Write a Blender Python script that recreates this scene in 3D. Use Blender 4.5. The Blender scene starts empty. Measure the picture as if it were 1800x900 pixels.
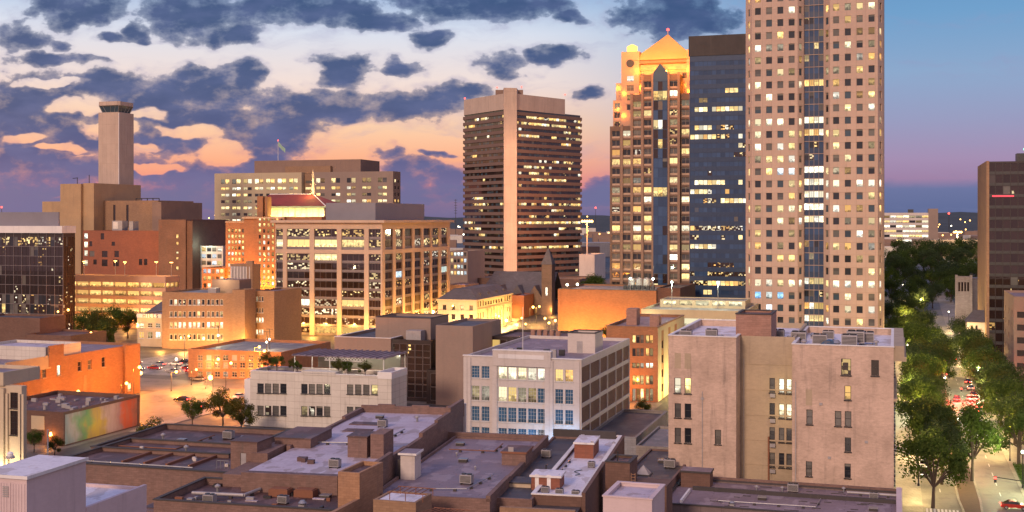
import bpy, math, random
from mathutils import Vector
SC = bpy.context.scene
COL = SC.collection
F, H, HY = 2100.0, 50.0, 385.0          # focal length in photo pixels, eye height in metres, horizon row
R = math.radians

# ------------------------------------------------------------------ camera, light, exposure
cam = bpy.data.cameras.new('camera')
cam.sensor_width = 36; cam.lens = F/1800*36; cam.shift_y = -(450-HY)/1800
cam.clip_start = .5; cam.clip_end = 20000
camo = bpy.data.objects.new('camera', cam); COL.objects.link(camo)
camo.location = (0, 0, H); camo.rotation_euler = (R(90), 0, 0)
SC.camera = camo
SC.view_settings.view_transform = 'Standard'
SC.view_settings.look = 'None'
SC.view_settings.gamma = 1
SC.view_settings.exposure = 0
SUN_EL, SUN_AZ = R(24), R(205)          # soft afterglow from behind the viewer, a little to the left
sun = bpy.data.lights.new('afterglow', 'SUN'); sun.energy = 2.5; sun.angle = R(10); sun.color = (1, .69, .50)
suno = bpy.data.objects.new('afterglow', sun); COL.objects.link(suno)
suno.rotation_euler = Vector((math.sin(SUN_AZ)*math.cos(SUN_EL), math.cos(SUN_AZ)*math.cos(SUN_EL), math.sin(SUN_EL))).to_track_quat('Z', 'Y').to_euler()

# node helper ------------------------------------------------------
class NT:
    def __init__(s, tree):
        s.t = tree; tree.nodes.clear()
    def n(s, typ, ins=None, out=0, **kw):
        nd = s.t.nodes.new(typ)
        for k, v in kw.items(): setattr(nd, k, v)
        for k, v in (ins or {}).items():
            sock = nd.inputs[k]
            if isinstance(v, bpy.types.NodeSocket): s.t.links.new(v, sock)
            else: sock.default_value = v
        return nd.outputs[out] if out is not None else nd
    def m(s, op, a, b=None, c=None, clamp=False):
        ins = {0: a}
        if b is not None: ins[1] = b
        if c is not None: ins[2] = c
        return s.n('ShaderNodeMath', ins, operation=op, use_clamp=clamp)
    def vm(s, op, a, b=None, out=0):
        ins = {0: a}
        if b is not None: ins[1] = b
        return s.n('ShaderNodeVectorMath', ins, out, operation=op)
    def mix(s, f, a, b, blend='MIX'):
        nd = s.t.nodes.new('ShaderNodeMix'); nd.data_type = 'RGBA'; nd.blend_type = blend
        for i, v in ((0, f), (6, a), (7, b)):
            if isinstance(v, bpy.types.NodeSocket): s.t.links.new(v, nd.inputs[i])
            else: nd.inputs[i].default_value = v if i == 0 else (*v[:3], 1)
        return nd.outputs[2]
    def ramp(s, f, stops, interp='LINEAR'):
        nd = s.t.nodes.new('ShaderNodeValToRGB'); nd.color_ramp.interpolation = interp
        el = nd.color_ramp.elements
        while len(el) < len(stops): el.new(.5)
        for e, (p, c) in zip(el, stops):
            e.position = p; e.color = (*c, 1) if len(c) == 3 else c
        s.t.links.new(f, nd.inputs[0]); return nd.outputs[0]
    def mr(s, v, a, b, c=0., d=1., smooth=True):
        return s.n('ShaderNodeMapRange', {0: v, 1: a, 2: b, 3: c, 4: d}, interpolation_type='SMOOTHSTEP' if smooth else 'LINEAR')
def lin(r, g, b):
    f = lambda c: (c/255/12.92) if c/255 <= .04045 else ((c/255+.055)/1.055)**2.4
    return (f(r), f(g), f(b))

# world: dusk gradient with clouds, by direction -------------------
SC.world = bpy.data.worlds.new('World'); SC.world.use_nodes = True
w = NT(SC.world.node_tree)
geo = w.n('ShaderNodeTexCoord', out=0)
d = w.n('ShaderNodeTexCoord', out=None).outputs['Generated']
sep = w.n('ShaderNodeSeparateXYZ', {0: d}, out=None)
dx, dy, dz = sep.outputs
hor = w.m('SQRT', w.m('ADD', w.m('MULTIPLY', dx, dx), w.m('MULTIPLY', dy, dy)))
el_ = w.m('DIVIDE', dz, w.m('MAXIMUM', hor, .05))             # tangent of elevation
az = w.n('ShaderNodeMath', {0: dx, 1: dy}, operation='ARCTAN2')
# rows of the photo expressed as tangent of elevation
row = lambda y: (HY-y)/F
t = w.mr(el_, row(400), row(-200), 0, 1, False)
P = lambda y: (400-y)/600
west = w.ramp(t, [(P(400), lin(96,88,128)), (P(365), lin(150,108,142)), (P(330), lin(238,140,128)), (P(285), lin(252,176,138)),
                  (P(225), lin(252,206,170)), (P(150), lin(243,222,214)), (P(60), lin(218,224,238)), (P(0), lin(172,198,230)), (P(-200), lin(120,150,200))])
east = w.ramp(t, [(P(400), lin(70,88,132)), (P(335), lin(108,118,162)), (P(318), lin(158,130,166)), (P(285), lin(164,142,178)),
                  (P(220), lin(152,156,192)), (P(140), lin(140,168,204)), (P(40), lin(112,160,204)), (P(-200), lin(70,120,180))])
fe = w.mr(az, -.02, .27)
grad = w.mix(fe, west, east)
# clouds on the tangent plane, in photo-sized units
u_ = w.m('ADD', w.m('MULTIPLY', w.m('DIVIDE', dx, w.m('MAXIMUM', dy, .05)), F), 900)
v_ = w.m('SUBTRACT', HY, w.m('MULTIPLY', w.m('DIVIDE', dz, w.m('MAXIMUM', dy, .05)), F))
uv = w.n('ShaderNodeCombineXYZ', {0: u_, 1: v_, 2: 0.})
wn = w.n('ShaderNodeTexNoise', {'Vector': w.vm('MULTIPLY', uv, (.011, .017, 0)), 'Scale': 1., 'Detail': 3., 'Roughness': .55}, out=1)
warp = w.vm('MULTIPLY', w.vm('SUBTRACT', wn, (.5, .5, .5)), (95, 60, 0))
uvw = w.vm('ADD', uv, warp)
BL = [(130,14,90,34),(38,66,46,24),(100,76,22,12),(350,25,105,42),(400,55,55,28),(470,10,60,25),(560,15,120,26),(650,38,85,20),(840,8,165,28),(755,68,42,15),
      (1000,28,34,12),(1185,28,100,38),(985,97,46,15),(888,112,42,24),(1030,175,26,11),(705,119,46,13),(600,128,62,30),(100,106,85,13),(200,68,30,10),(240,60,25,20),
      (200,150,110,24),(330,165,150,40),(300,205,160,32),(430,140,42,24),(338,128,32,18),(560,188,110,24),(700,186,150,24),(800,172,60,20),(50,195,110,62),
      (130,245,200,26),(310,250,60,24),(480,225,100,50),(450,280,75,40),(540,250,60,24),(30,278,90,30),(160,300,170,28),(330,325,100,40),(60,340,160,36),
      (680,278,30,18),(715,312,55,34),(790,325,45,30),(610,290,22,10),(765,275,30,7),(1060,335,60,24),(620,345,160,30)]
best = None
for cx, cy, rx, ry in BL:
    q = w.vm('MULTIPLY', w.vm('SUBTRACT', uvw, (cx, cy, 0)), (1/rx/1.12, 1/ry/1.15, 0))
    dd = w.vm('DOT_PRODUCT', q, q, out=1)
    best = dd if best is None else w.m('MINIMUM', best, dd)
fine = w.n('ShaderNodeTexNoise', {'Vector': w.vm('MULTIPLY', uv, (.019, .031, 0)), 'Scale': 1., 'Detail': 8., 'Roughness': .58}, out=0)
dens = w.m('ADD', w.m('SUBTRACT', 1.0, best), w.m('MULTIPLY', w.m('SUBTRACT', fine, .5), 2.9))
GAPS = [(90,150,70,9),(135,190,55,12),(185,232,45,14),(255,205,45,12),(330,228,60,14),(395,268,42,22),(35,240,45,12),(110,262,50,6),(265,262,30,8),(270,295,60,8),(150,345,60,5),(250,90,110,16),(520,130,45,20),(610,255,70,40),(770,245,80,26)]
gb_ = None
for cx, cy, rx, ry in GAPS:
    q = w.vm('MULTIPLY', w.vm('SUBTRACT', uvw, (cx, cy, 0)), (1/rx, 1/ry, 0)); dd = w.vm('DOT_PRODUCT', q, q, out=1)
    gb_ = dd if gb_ is None else w.m('MINIMUM', gb_, dd)
dens = w.m('SUBTRACT', dens, w.mr(gb_, 1.5, .1, 0, 1.35))
front = w.mr(dy, .1, .3)
alpha = w.m('MULTIPLY', w.mr(dens, -.06, .3), front)
core = w.mr(dens, .0, .9)
ccol = w.ramp(w.mr(v_, 0., 400., 0, 1, False), [(0, lin(50,78,124)), (.45, lin(54,80,128)), (.68, lin(66,86,138)), (.82, lin(104,106,152)), (1, lin(108,108,154))])
ctex = w.n('ShaderNodeTexNoise', {'Vector': w.vm('MULTIPLY', uv, (.012, .03, 0)), 'Scale': 1., 'Detail': 4.}, out=0)
ccol = w.mix(w.mr(ctex, .35, .75, 0, .4), ccol, lin(104,116,164))
ccol = w.mix(core, w.mix(.38, ccol, grad), ccol)
cir = w.n('ShaderNodeTexNoise', {'Vector': w.vm('MULTIPLY', uvw, (.004, .021, 0)), 'Scale': 1., 'Detail': 7., 'Roughness': .6}, out=0)
grad = w.mix(w.m('MULTIPLY', w.mr(cir, .5, .8, 0, .4), front), grad, lin(150,150,190))
wisp = w.m('MULTIPLY', w.m('MULTIPLY', w.mr(dens, -1.1, .3), w.mr(fine, .35, .7, .25, 1)), w.m('MULTIPLY', front, .5))
grad2 = w.mix(wisp, grad, w.mix(w.mr(v_, 120., 300.), lin(158,156,190), lin(206,138,150)))
sky = w.mix(w.m('MULTIPLY', alpha, .95), grad2, ccol)
# violet bank low over the horizon, torn top edge
bank = w.m('ADD', v_, w.m('MULTIPLY', w.m('SUBTRACT', w.n('ShaderNodeTexNoise', {'Vector': w.vm('MULTIPLY', uv, (.012, .03, 0)), 'Scale': 1., 'Detail': 5.}, out=0), .5), 110))
bk = w.m('MULTIPLY', w.mr(bank, 318, 342), w.m('MULTIPLY', front, w.m('SUBTRACT', .75, w.m('MULTIPLY', fe, .3))))
sky = w.mix(bk, sky, w.mix(fe, lin(110,110,150), lin(104,116,158)))
# the half of the sky behind the viewer: rosy counter-glow paling upward
back = w.ramp(w.mr(el_, 0, 2.5, 0, 1, False), [(0, lin(196,160,170)), (.12, lin(232,202,190)), (.4, lin(206,190,208)), (1, lin(172,176,222))])
sky = w.mix(w.mr(dy, -.25, .35), back, sky)
hs = w.ramp(w.mr(el_, .25, 2.5, 0, 1, False), [(0, (0, 0, 0)), (1, (1, 1, 1))])
sky = w.mix(hs, sky, lin(180,174,226))
nish = w.n('ShaderNodeTexSky', sky_type='NISHITA', sun_disc=False, sun_elevation=R(2), sun_rotation=R(-40))
bg1 = w.n('ShaderNodeBackground', {'Color': sky, 'Strength': 1.0})
bg2 = w.n('ShaderNodeBackground', {'Color': nish, 'Strength': .004})
w.n('ShaderNodeOutputWorld', {'Surface': w.n('ShaderNodeAddShader', {0: bg1, 1: bg2})}, out=None)
SC.world.cycles.sampling_method = 'MANUAL'; SC.world.cycles.sample_map_resolution = 512

# ------------------------------------------------------------------ materials
MATS = {}
def newmat(name):
    m = bpy.data.materials.new(name); m.use_nodes = True; MATS[name] = m
    return m, NT(m.node_tree)
def out(n, sh): n.n('ShaderNodeOutputMaterial', {'Surface': sh}, out=None)
def wallmat(name, c1, c2, big=.12, course=0., streak=.35, rough=.85, bump=.15, dirt=(.12, .1, .09), da=.35, joints=None, patch=0.):
    """mottled masonry or render: broad patches, faint coursing, rain streaks with a shape of their own"""
    m, n = newmat(name)
    oc = n.n('ShaderNodeTexCoord', out=3)
    uvc = n.n('ShaderNodeTexCoord', out=2)
    a = n.n('ShaderNodeTexNoise', {'Vector': oc, 'Scale': big, 'Detail': 8., 'Roughness': .65}, out=0)
    col = n.mix(n.mr(a, .35, .68), c1, c2)
    s = n.n('ShaderNodeTexNoise', {'Vector': n.vm('MULTIPLY', oc, (.9, .9, .07)), 'Scale': 1., 'Detail': 5., 'Roughness': .6}, out=0)
    col = n.mix(n.mr(s, .52, .8, 0, streak), col, dirt)
    if patch:
        p_ = n.n('ShaderNodeTexNoise', {'Vector': n.vm('MULTIPLY', oc, (.22, .22, .3)), 'Scale': 1., 'Detail': 5., 'Roughness': .6}, out=0)
        col = n.mix(n.mr(p_, .54, .57, 0, patch), col, tuple(x*1.18 for x in c1)); col = n.mix(n.mr(p_, .43, .40, 0, patch*.8), col, tuple(x*.68 for x in c2))
    f = n.n('ShaderNodeTexNoise', {'Vector': n.vm('MULTIPLY', oc, (1.2, 1.2, 3.2)), 'Scale': 1., 'Detail': 6., 'Roughness': .75}, out=0)
    col = n.mix(n.mr(f, .3, .75, 0, da), col, n.mix(.55, col, (.03, .025, .022)))
    if course:
        b = n.n('ShaderNodeTexBrick', {'Vector': uvc, 'Color1': (1, 1, 1, 1), 'Color2': (.78, .76, .74, 1), 'Mortar': (.6, .58, .56, 1), 'Scale': 1., 'Mortar Size': course*.05,
                                       'Brick Width': course*2.6, 'Row Height': course}, out=0)
        col = n.mix(.75, col, b, 'MULTIPLY')
    if joints:
        b = n.n('ShaderNodeTexBrick', {'Vector': uvc, 'Color1': (1, 1, 1, 1), 'Color2': (.9, .9, .9, 1), 'Mortar': (.5, .47, .45, 1), 'Scale': 1., 'Mortar Size': .035,
                                       'Brick Width': joints[0], 'Row Height': joints[1]}, out=0, offset=0.)
        col = n.mix(.8, col, b, 'MULTIPLY')
    bm_ = n.n('ShaderNodeBump', {'Height': f, 'Strength': bump, 'Distance': .2})
    out(n, n.n('ShaderNodeBsdfPrincipled', {'Base Color': col, 'Roughness': rough, 'Normal': bm_}))
    return m
def roofmat(name, c1, c2, patch, seam=(1.0, 12.), sd=.6, rough=.75, pond=.5):
    """rolled roofing: seams, repair patches and old water marks"""
    m, n = newmat(name)
    oc = n.n('ShaderNodeTexCoord', out=3); uvc = n.n('ShaderNodeTexCoord', out=2)
    wob = n.vm('ADD', uvc, n.vm('MULTIPLY', n.vm('SUBTRACT', n.n('ShaderNodeTexNoise', {'Vector': oc, 'Scale': .5, 'Detail': 3.}, out=1), (.5, .5, .5)), (.35, .35, 0)))
    a = n.n('ShaderNodeTexNoise', {'Vector': oc, 'Scale': .13, 'Detail': 7., 'Roughness': .65}, out=0)
    col = n.mix(n.mr(a, .35, .65), c1, c2)
    b = n.n('ShaderNodeTexBrick', {'Vector': wob, 'Color1': (1, 1, 1, 1), 'Color2': (.8, .8, .82, 1), 'Mortar': (.25, .23, .23, 1), 'Scale': 1., 'Mortar Size': .06, 'Brick Width': seam[1], 'Row Height': seam[0]}, out=0)
    col = n.mix(sd, col, b, 'MULTIPLY')
    v = n.n('ShaderNodeTexNoise', {'Vector': n.vm('MULTIPLY', oc, (.35, .2, .3)), 'Scale': 1., 'Detail': 4., 'Roughness': .5}, out=0)
    col = n.mix(n.mr(v, .55, .58, 0, pond+.15), col, patch)
    g = n.n('ShaderNodeTexNoise', {'Vector': oc, 'Scale': 2.2, 'Detail': 6., 'Roughness': .8}, out=0)
    col = n.mix(n.mr(g, .4, .75, 0, .4), col, n.mix(.6, col, (.02, .02, .02)))
    rg = n.mr(a, .35, .7, rough-.25, rough)
    bm_ = n.n('ShaderNodeBump', {'Height': g, 'Strength': .2, 'Distance': .1})
    out(n, n.n('ShaderNodeBsdfPrincipled', {'Base Color': col, 'Roughness': rg, 'Normal': bm_}))
    return m
def plain(name, c, rough=.6, metal=0., var=.25):
    m, n = newmat(name)
    oc = n.n('ShaderNodeTexCoord', out=3)
    a = n.n('ShaderNodeTexNoise', {'Vector': oc, 'Scale': .9, 'Detail': 6., 'Roughness': .7}, out=0)
    col = n.mix(n.mr(a, .3, .75, 0, var*1.6), c, tuple(x*.45 for x in c))
    out(n, n.n('ShaderNodeBsdfPrincipled', {'Base Color': col, 'Roughness': rough, 'Metallic': metal}))
    return m
def glow(name, c, s):
    m, n = newmat(name)
    out(n, n.n('ShaderNodeEmission', {'Color': (*c, 1), 'Strength': s}))
    m.cycles.emission_sampling = 'NONE'
    return m
def rnd(n):
    oi = n.n('ShaderNodeObjectInfo', out=None).outputs['Random']
    ri = n.n('ShaderNodeNewGeometry', out=None).outputs['Random Per Island']
    return n.m('FRACT', n.m('ADD', n.m('MULTIPLY', oi, 13.31), n.m('MULTIPLY', ri, 7.77)))
def glassmat(name, c, ior=2.0, rough=.06, blinds=.3, wave=.0):
    """unlit pane: dark room, now and then a drawn blind, sky in the glass"""
    m, n = newmat(name)
    r = rnd(n)
    wnz = n.n('ShaderNodeTexWhiteNoise', {'W': r}, out=0, noise_dimensions='1D')
    col = n.mix(n.mr(wnz, 1-blinds, 1-blinds+.02, 0, 1), c, n.mix(r, (.10, .10, .10), (.22, .2, .17)))
    col = n.mix(n.m('MULTIPLY', r, .6), col, tuple(x*.3 for x in c))
    if blinds > .07:
        un = n.n('ShaderNodeSeparateXYZ', {0: n.n('ShaderNodeUVMap', out=0, uv_map='unit')}, out=None).outputs[1]
        col = n.mix(n.m('GREATER_THAN', un, n.m('SUBTRACT', 1.35, n.m('MULTIPLY', wnz, 1.0))), col, n.mix(r, (.07, .07, .075), (.17, .16, .14)))
    kw = {'Base Color': col, 'Roughness': rough, 'IOR': ior}
    if wave:
        oc = n.n('ShaderNodeTexCoord', out=3)
        wz = n.n('ShaderNodeTexNoise', {'Vector': oc, 'Scale': .35, 'Detail': 2.}, out=0)
        kw['Normal'] = n.n('ShaderNodeBump', {'Height': wz, 'Strength': wave, 'Distance': .3})
    out(n, n.n('ShaderNodeBsdfPrincipled', kw))
    return m
def litmat(name, stops, strength, cell=None, thr=.5, dark=(.02, .02, .025)):
    """lit room behind a pane: every pane its own tint and brightness, furniture and blinds breaking the light"""
    m, n = newmat(name)
    r = rnd(n)
    r2 = n.n('ShaderNodeTexWhiteNoise', {'W': r}, out=0, noise_dimensions='1D')
    uvc = n.n('ShaderNodeTexCoord', out=2)
    off = n.vm('ADD', uvc, n.n('ShaderNodeCombineXYZ', {0: n.m('MULTIPLY', r, 91.), 1: n.m('MULTIPLY', r2, 57.), 2: 0.}))
    a = n.n('ShaderNodeTexNoise', {'Vector': off, 'Scale': .9, 'Detail': 3., 'Roughness': .6}, out=0)
    v = n.n('ShaderNodeTexVoronoi', {'Vector': n.vm('MULTIPLY', off, (1.1, .8, 1)), 'Scale': 1., 'Randomness': .6}, out=1, distance='CHEBYCHEV')
    vv = n.n('ShaderNodeSeparateColor', {0: v}, out=0)
    pat = n.m('MULTIPLY', n.mr(a, .3, .65, .6, 1.1), n.mr(vv, .1, .7, .72, 1.08))
    un = n.n('ShaderNodeSeparateXYZ', {0: n.n('ShaderNodeUVMap', out=0, uv_map='unit')}, out=None).outputs[1]
    r3 = n.n('ShaderNodeTexWhiteNoise', {'W': n.m('ADD', r, 3.7)}, out=0, noise_dimensions='1D')
    drop = n.m('SUBTRACT', 1.25, n.m('MULTIPLY', r3, 1.0))
    blind = n.m('GREATER_THAN', un, drop)
    room = n.m('MULTIPLY', pat, n.mr(n.m('ADD', un, n.m('MULTIPLY', n.m('SUBTRACT', a, .5), 1.1)), .05, .6, .3, 1.15))
    pat = n.m('ADD', n.m('MULTIPLY', room, n.m('SUBTRACT', 1., blind)), n.m('MULTIPLY', blind, .62))
    col = n.ramp(r2, stops)
    st = n.m('MULTIPLY', pat, n.m('MULTIPLY', n.m('ADD', n.m('MULTIPLY', r, .8), .6), strength))
    if cell:
        c = n.n('ShaderNodeTexVoronoi', {'Vector': n.vm('MULTIPLY', off, (1/cell[0], 1/cell[1], 1)), 'Scale': 1., 'Randomness': .35}, out=1, distance='CHEBYCHEV')
        cc = n.n('ShaderNodeSeparateColor', {0: c}, out=1)
        st = n.m('MULTIPLY', st, n.mr(cc, thr, thr+.05))
    out(n, n.n('ShaderNodeBsdfPrincipled', {'Base Color': (*dark, 1), 'Roughness': .08, 'IOR': 1.7, 'Emission Color': col, 'Emission Strength': st}))
    m.cycles.emission_sampling = 'NONE'
    return m
warm = [(0, (1, .52, .14)), (.3, (1, .68, .24)), (.6, (1, .78, .38)), (.85, (1, .88, .6)), (1, (1, .95, .8))]
gold = [(0, (1, .48, .12)), (.5, (1, .66, .2)), (1, (1, .78, .34))]
cool = [(0, (.55, .8, 1)), (.5, (.9, .95, 1)), (1, (.75, 1, .85))]
litmat('lit', warm, 1.7); litmat('gold', gold, 1.25); litmat('dim', warm, .38); litmat('cool', cool, 1.3)
litmat('bright', [(0, (1, .84, .5)), (1, (1, .95, .78))], 2.2)
litmat('part', warm, 1.25, (.9, .6), .62, (.03, .018, .016)); litmat('speck', warm, 1.5, (.7, .5), .86, (.03, .018, .016)); litmat('blue', [(0, (.1, .35, 1)), (1, (.35, .7, 1))], 1.3)
litmat('red', [(0, (1, .12, .05)), (1, (1, .3, .1))], .7)
litmat('garage_glow', [(0, (1, .50, .13)), (1, (1, .62, .22))], 1.6)
litmat('garage_pale', [(0, (1, .82, .42)), (1, (1, .92, .6))], 1.25)
glassmat('dark', (.03, .034, .045), 1.6); glassmat('smoke', (.03, .018, .016), 1.7, .05, .06, .05)
glassmat('bluegl', (.04, .085, .19), 1.6, .05, .03, .12); glassmat('bluepane', (.05, .13, .24), 1.7, .1, .04); glassmat('blind', (.3, .32, .36), 1.5, .2, .9)  # bluegl base raised to carry the sky's blue reflection
glassmat('steelbl', (.05, .08, .11), 1.6, .08, .1)

wallmat('towerbrown', (.16, .105, .085), (.13, .085, .07), streak=.2, da=.25)
wallmat('piercream', (.52, .385, .29), (.47, .35, .265), streak=.2, da=.2)
wallmat('salmon', (.42, .28, .21), (.38, .25, .19), streak=.2, da=.25)
wallmat('pinkpanel', (.47, .34, .28), (.43, .31, .26), streak=.12, da=.12, joints=(3.4, 4.6))
wallmat('paleconc', (.42, .33, .27), (.36, .285, .24), streak=.3)
wallmat('bandconc', (.17, .105, .085), (.15, .095, .08), streak=.15, da=.2)
wallmat('capconc', (.50, .385, .315), (.45, .345, .285), streak=.35, da=.25, joints=(3., 12.))
wallmat('beigebrick', (.58, .425, .34), (.45, .33, .26), big=.22, streak=.8, patch=.24, da=.5, bump=.35)
wallmat('beigerender', (.44, .345, .24), (.34, .27, .19), big=.1, streak=.5, da=.3)  # darkened render: shade of the recess is put into its colour
wallmat('pentbrick', (.40, .22, .17), (.34, .2, .16), course=.36, streak=.4, da=.5)
wallmat('goldlit_conc', (.42, .28, .16), (.36, .24, .14), streak=.3, da=.3)  # golden lighting of the blocks worked into the concrete colour
wallmat('creamwall', (.60, .56, .51), (.54, .50, .455), streak=.3, da=.2, joints=(2.4, 1.6))
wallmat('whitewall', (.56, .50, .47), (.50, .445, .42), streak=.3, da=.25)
wallmat('goldlit_roof', (.55, .32, .12), (.48, .28, .1), streak=.2, da=.2)  # pyramid roof, gold of the floodlights mixed into its base colour
wallmat('limestone', (.52, .42, .31), (.46, .37, .27), streak=.25, da=.2)
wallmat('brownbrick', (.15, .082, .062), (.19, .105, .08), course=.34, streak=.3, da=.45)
wallmat('darkbrick', (.12, .06, .045), (.15, .08, .06), course=.34, streak=.3, da=.45)
wallmat('redbrick', (.28, .10, .06), (.23, .085, .055), course=.32, streak=.25, da=.35)
wallmat('orangebrick', (.36, .17, .085), (.30, .145, .075), course=.34, streak=.3, da=.35)
wallmat('tanbrick', (.33, .2, .12), (.29, .175, .11), course=.32, streak=.25, da=.3)
wallmat('brownconc', (.25, .165, .13), (.22, .145, .115), streak=.35, da=.3)
wallmat('tanplaster', (.27, .2, .17), (.24, .18, .155), streak=.25, da=.2)
wallmat('graymetal', (.19, .18, .21), (.17, .16, .19), streak=.15, da=.1, rough=.5)
wallmat('gothic', (.17, .115, .10), (.13, .09, .08), course=.5, streak=.4, da=.5)
wallmat('slate', (.10, .095, .11), (.13, .12, .14), course=.5, streak=.2, da=.4)
wallmat('redtile', (.26, .045, .04), (.2, .04, .035), course=.5, streak=.15, da=.35)
wallmat('pinkblock', (.58, .46, .47), (.52, .41, .42), streak=.25, da=.15)
wallmat('oldparapet', (.25, .15, .125), (.18, .11, .095), course=.3, streak=.6, da=.6, bump=.5)
wallmat('tanparapet', (.42, .23, .13), (.34, .19, .115), course=.3, streak=.4, da=.4)
wallmat('flashwall', (.20, .15, .15), (.16, .12, .12), streak=.6, da=.5, joints=(3., 5.))
wallmat('white_trim', (.7, .67, .66), (.62, .6, .6), streak=.3, da=.15)
wallmat('darktrim', (.06, .05, .05), (.045, .04, .04), streak=.3, da=.3)
wallmat('stone_gray', (.3, .26, .24), (.25, .22, .2), course=.5, streak=.4, da=.4)
wallmat('gatecream', (.46, .37, .25), (.42, .34, .23), streak=.2, da=.2)
roofmat('roof_brown', (.075, .04, .036), (.12, .062, .056), (.19, .115, .11), (1.1, 14.), .55, pond=.35)
roofmat('roof_slate', (.19, .145, .175), (.25, .19, .22), (.31, .25, .28), (.95, 13.), .5, pond=.5)  # base tone takes in some of the sky's lilac cast
roofmat('roof_pale', (.50, .44, .51), (.43, .37, .44), (.24, .18, .17), (2.6, 9.), .28, pond=.4)  # pale roofing, tinted with the lilac light from the sky
roofmat('roof_white', (.70, .68, .74), (.62, .60, .67), (.4, .34, .33), (3., 9.), .2, pond=.45)
roofmat('roof_dark', (.05, .045, .05), (.07, .06, .065), (.11, .1, .1), (1.1, 12.), .5, pond=.4)
roofmat('roof_gray', (.2, .19, .19), (.16, .155, .16), (.28, .27, .26), (2., 10.), .3)
roofmat('asphalt', (.055, .052, .05), (.07, .066, .062), (.045, .043, .042), (4., 30.), .15)
roofmat('paving', (.30, .26, .21), (.26, .225, .185), (.2, .17, .14), (1.5, 1.5), .4, pond=.3)
roofmat('roadway', (.16, .145, .125), (.2, .18, .15), (.11, .1, .09), (3.5, 25.), .25, pond=.4)
plain('metal', (.32, .32, .34), .4, .6); plain('darkmetal', (.05, .05, .055), .45, .5); plain('rust', (.22, .09, .05), .8); plain('whitepaint', (.75, .73, .72), .5)
plain('housing', (.34, .32, .33), .55, .2); plain('frame_white', (.62, .6, .58), .5); plain('frame_dark', (.035, .032, .035), .4, .3); plain('frame_tan', (.42, .3, .23), .6)
plain('bark', (.07, .05, .04), .9); plain('rubber', (.02, .02, .02), .8); plain('mullion', (.22, .19, .2), .4, .3); plain('red_paint', (.5, .05, .04), .5)
plain('mulch', (.12, .065, .04), .95); plain('soil', (.05, .05, .035), .95); plain('grass_strip', (.05, .1, .025), .9); plain('carsilver', (.45, .45, .48), .25, .6, .05); plain('carred', (.4, .03, .02), .25, .3, .05)
plain('carblack', (.02, .02, .024), .2, .3, .05); plain('carwhite', (.7, .7, .7), .3, 0, .05); plain('flagcloth', (.3, .45, .35), .8); plain('spandrel', (.045, .035, .035), .25); plain('bluespandrel', (.035, .06, .12), .2); plain('copper', (.16, .2, .18), .6)  # bluespandrel likewise has sky-blue reflection in its base colour
glow('sodium', (1, .5, .12), 9.); glow('whitelamp', (1, .9, .62), 9.); glow('coollamp', (.8, 1, .82), 9.); glow('beacon', (1, .08, .06), 5.); glow('taillight', (1, .05, .03), 14.)
glow('headlight', (1, .88, .65), 6.); glow('greenlamp', (.2, 1, .45), 5.); glow('gold_lantern', (1, .5, .1), 3.); glow('neonred', (1, .1, .09), 1.6); glow('neonwhite', (.85, .95, 1), 4.); glow('neonblue', (.2, .45, 1), 2.)
glow('red_reflection', (1, .07, .09), 2.2)
def leafmat(name, c1, c2):
    m, n = newmat(name)
    r = n.n('ShaderNodeNewGeometry', out=None).outputs['Random Per Island']
    col = n.mix(r, c1, c2)
    df = n.n('ShaderNodeBsdfDiffuse', {'Color': col}); tr = n.n('ShaderNodeBsdfTranslucent', {'Color': n.mix(.5, col, (.12, .16, .02))})
    out(n, n.n('ShaderNodeMixShader', {0: .35, 1: df, 2: tr}))
leafmat('leaf_green', (.03, .06, .016), (.085, .12, .03)); leafmat('leaf_deep', (.026, .052, .018), (.075, .10, .032)); leafmat('leaf_olive', (.05, .055, .016), (.10, .10, .03))
leafmat('leaf_blue', (.03, .05, .028), (.065, .09, .042))
def muralmat():
    m, n = newmat('mural_paint')
    uvc = n.n('ShaderNodeTexCoord', out=2)
    nz = n.n('ShaderNodeTexNoise', {'Vector': n.vm('MULTIPLY', uvc, (.5, .12, 0)), 'Scale': 1., 'Detail': 4.}, out=0)
    sx = n.n('ShaderNodeSeparateXYZ', {0: uvc}, out=0)
    t_ = n.m('ADD', n.m('DIVIDE', sx, 28.), n.m('MULTIPLY', n.m('SUBTRACT', n.n('ShaderNodeTexNoise', {'Vector': n.vm('MULTIPLY', uvc, (.16, .2, 0)), 'Scale': 1., 'Detail': 3.}, out=0), .5), .55))
    c = n.ramp(t_, [(.0, (.3, .42, .42)), (.1, (.45, .42, .4)), (.2, (.12, .32, .14)), (.28, (.2, .4, .1)), (.36, (.62, .42, .03)), (.45, (.58, .38, .05)), (.52, (.6, .42, .36)),
                    (.62, (.55, .38, .36)), (.72, (.4, .22, .25)), (.8, (.65, .1, .03)), (.88, (.55, .1, .04)), (1, (.2, .08, .06))])
    z2 = n.n('ShaderNodeTexNoise', {'Vector': n.vm('MULTIPLY', uvc, (.9, .25, 0)), 'Scale': 1., 'Detail': 6.}, out=0)
    c = n.mix(n.mr(z2, .35, .75, 0, .5), c, (.3, .2, .15)); c = n.mix(.35, c, (.12, .07, .05))
    out(n, n.n('ShaderNodeBsdfPrincipled', {'Base Color': c, 'Roughness': .85}))
muralmat()
M = MATS
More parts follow.
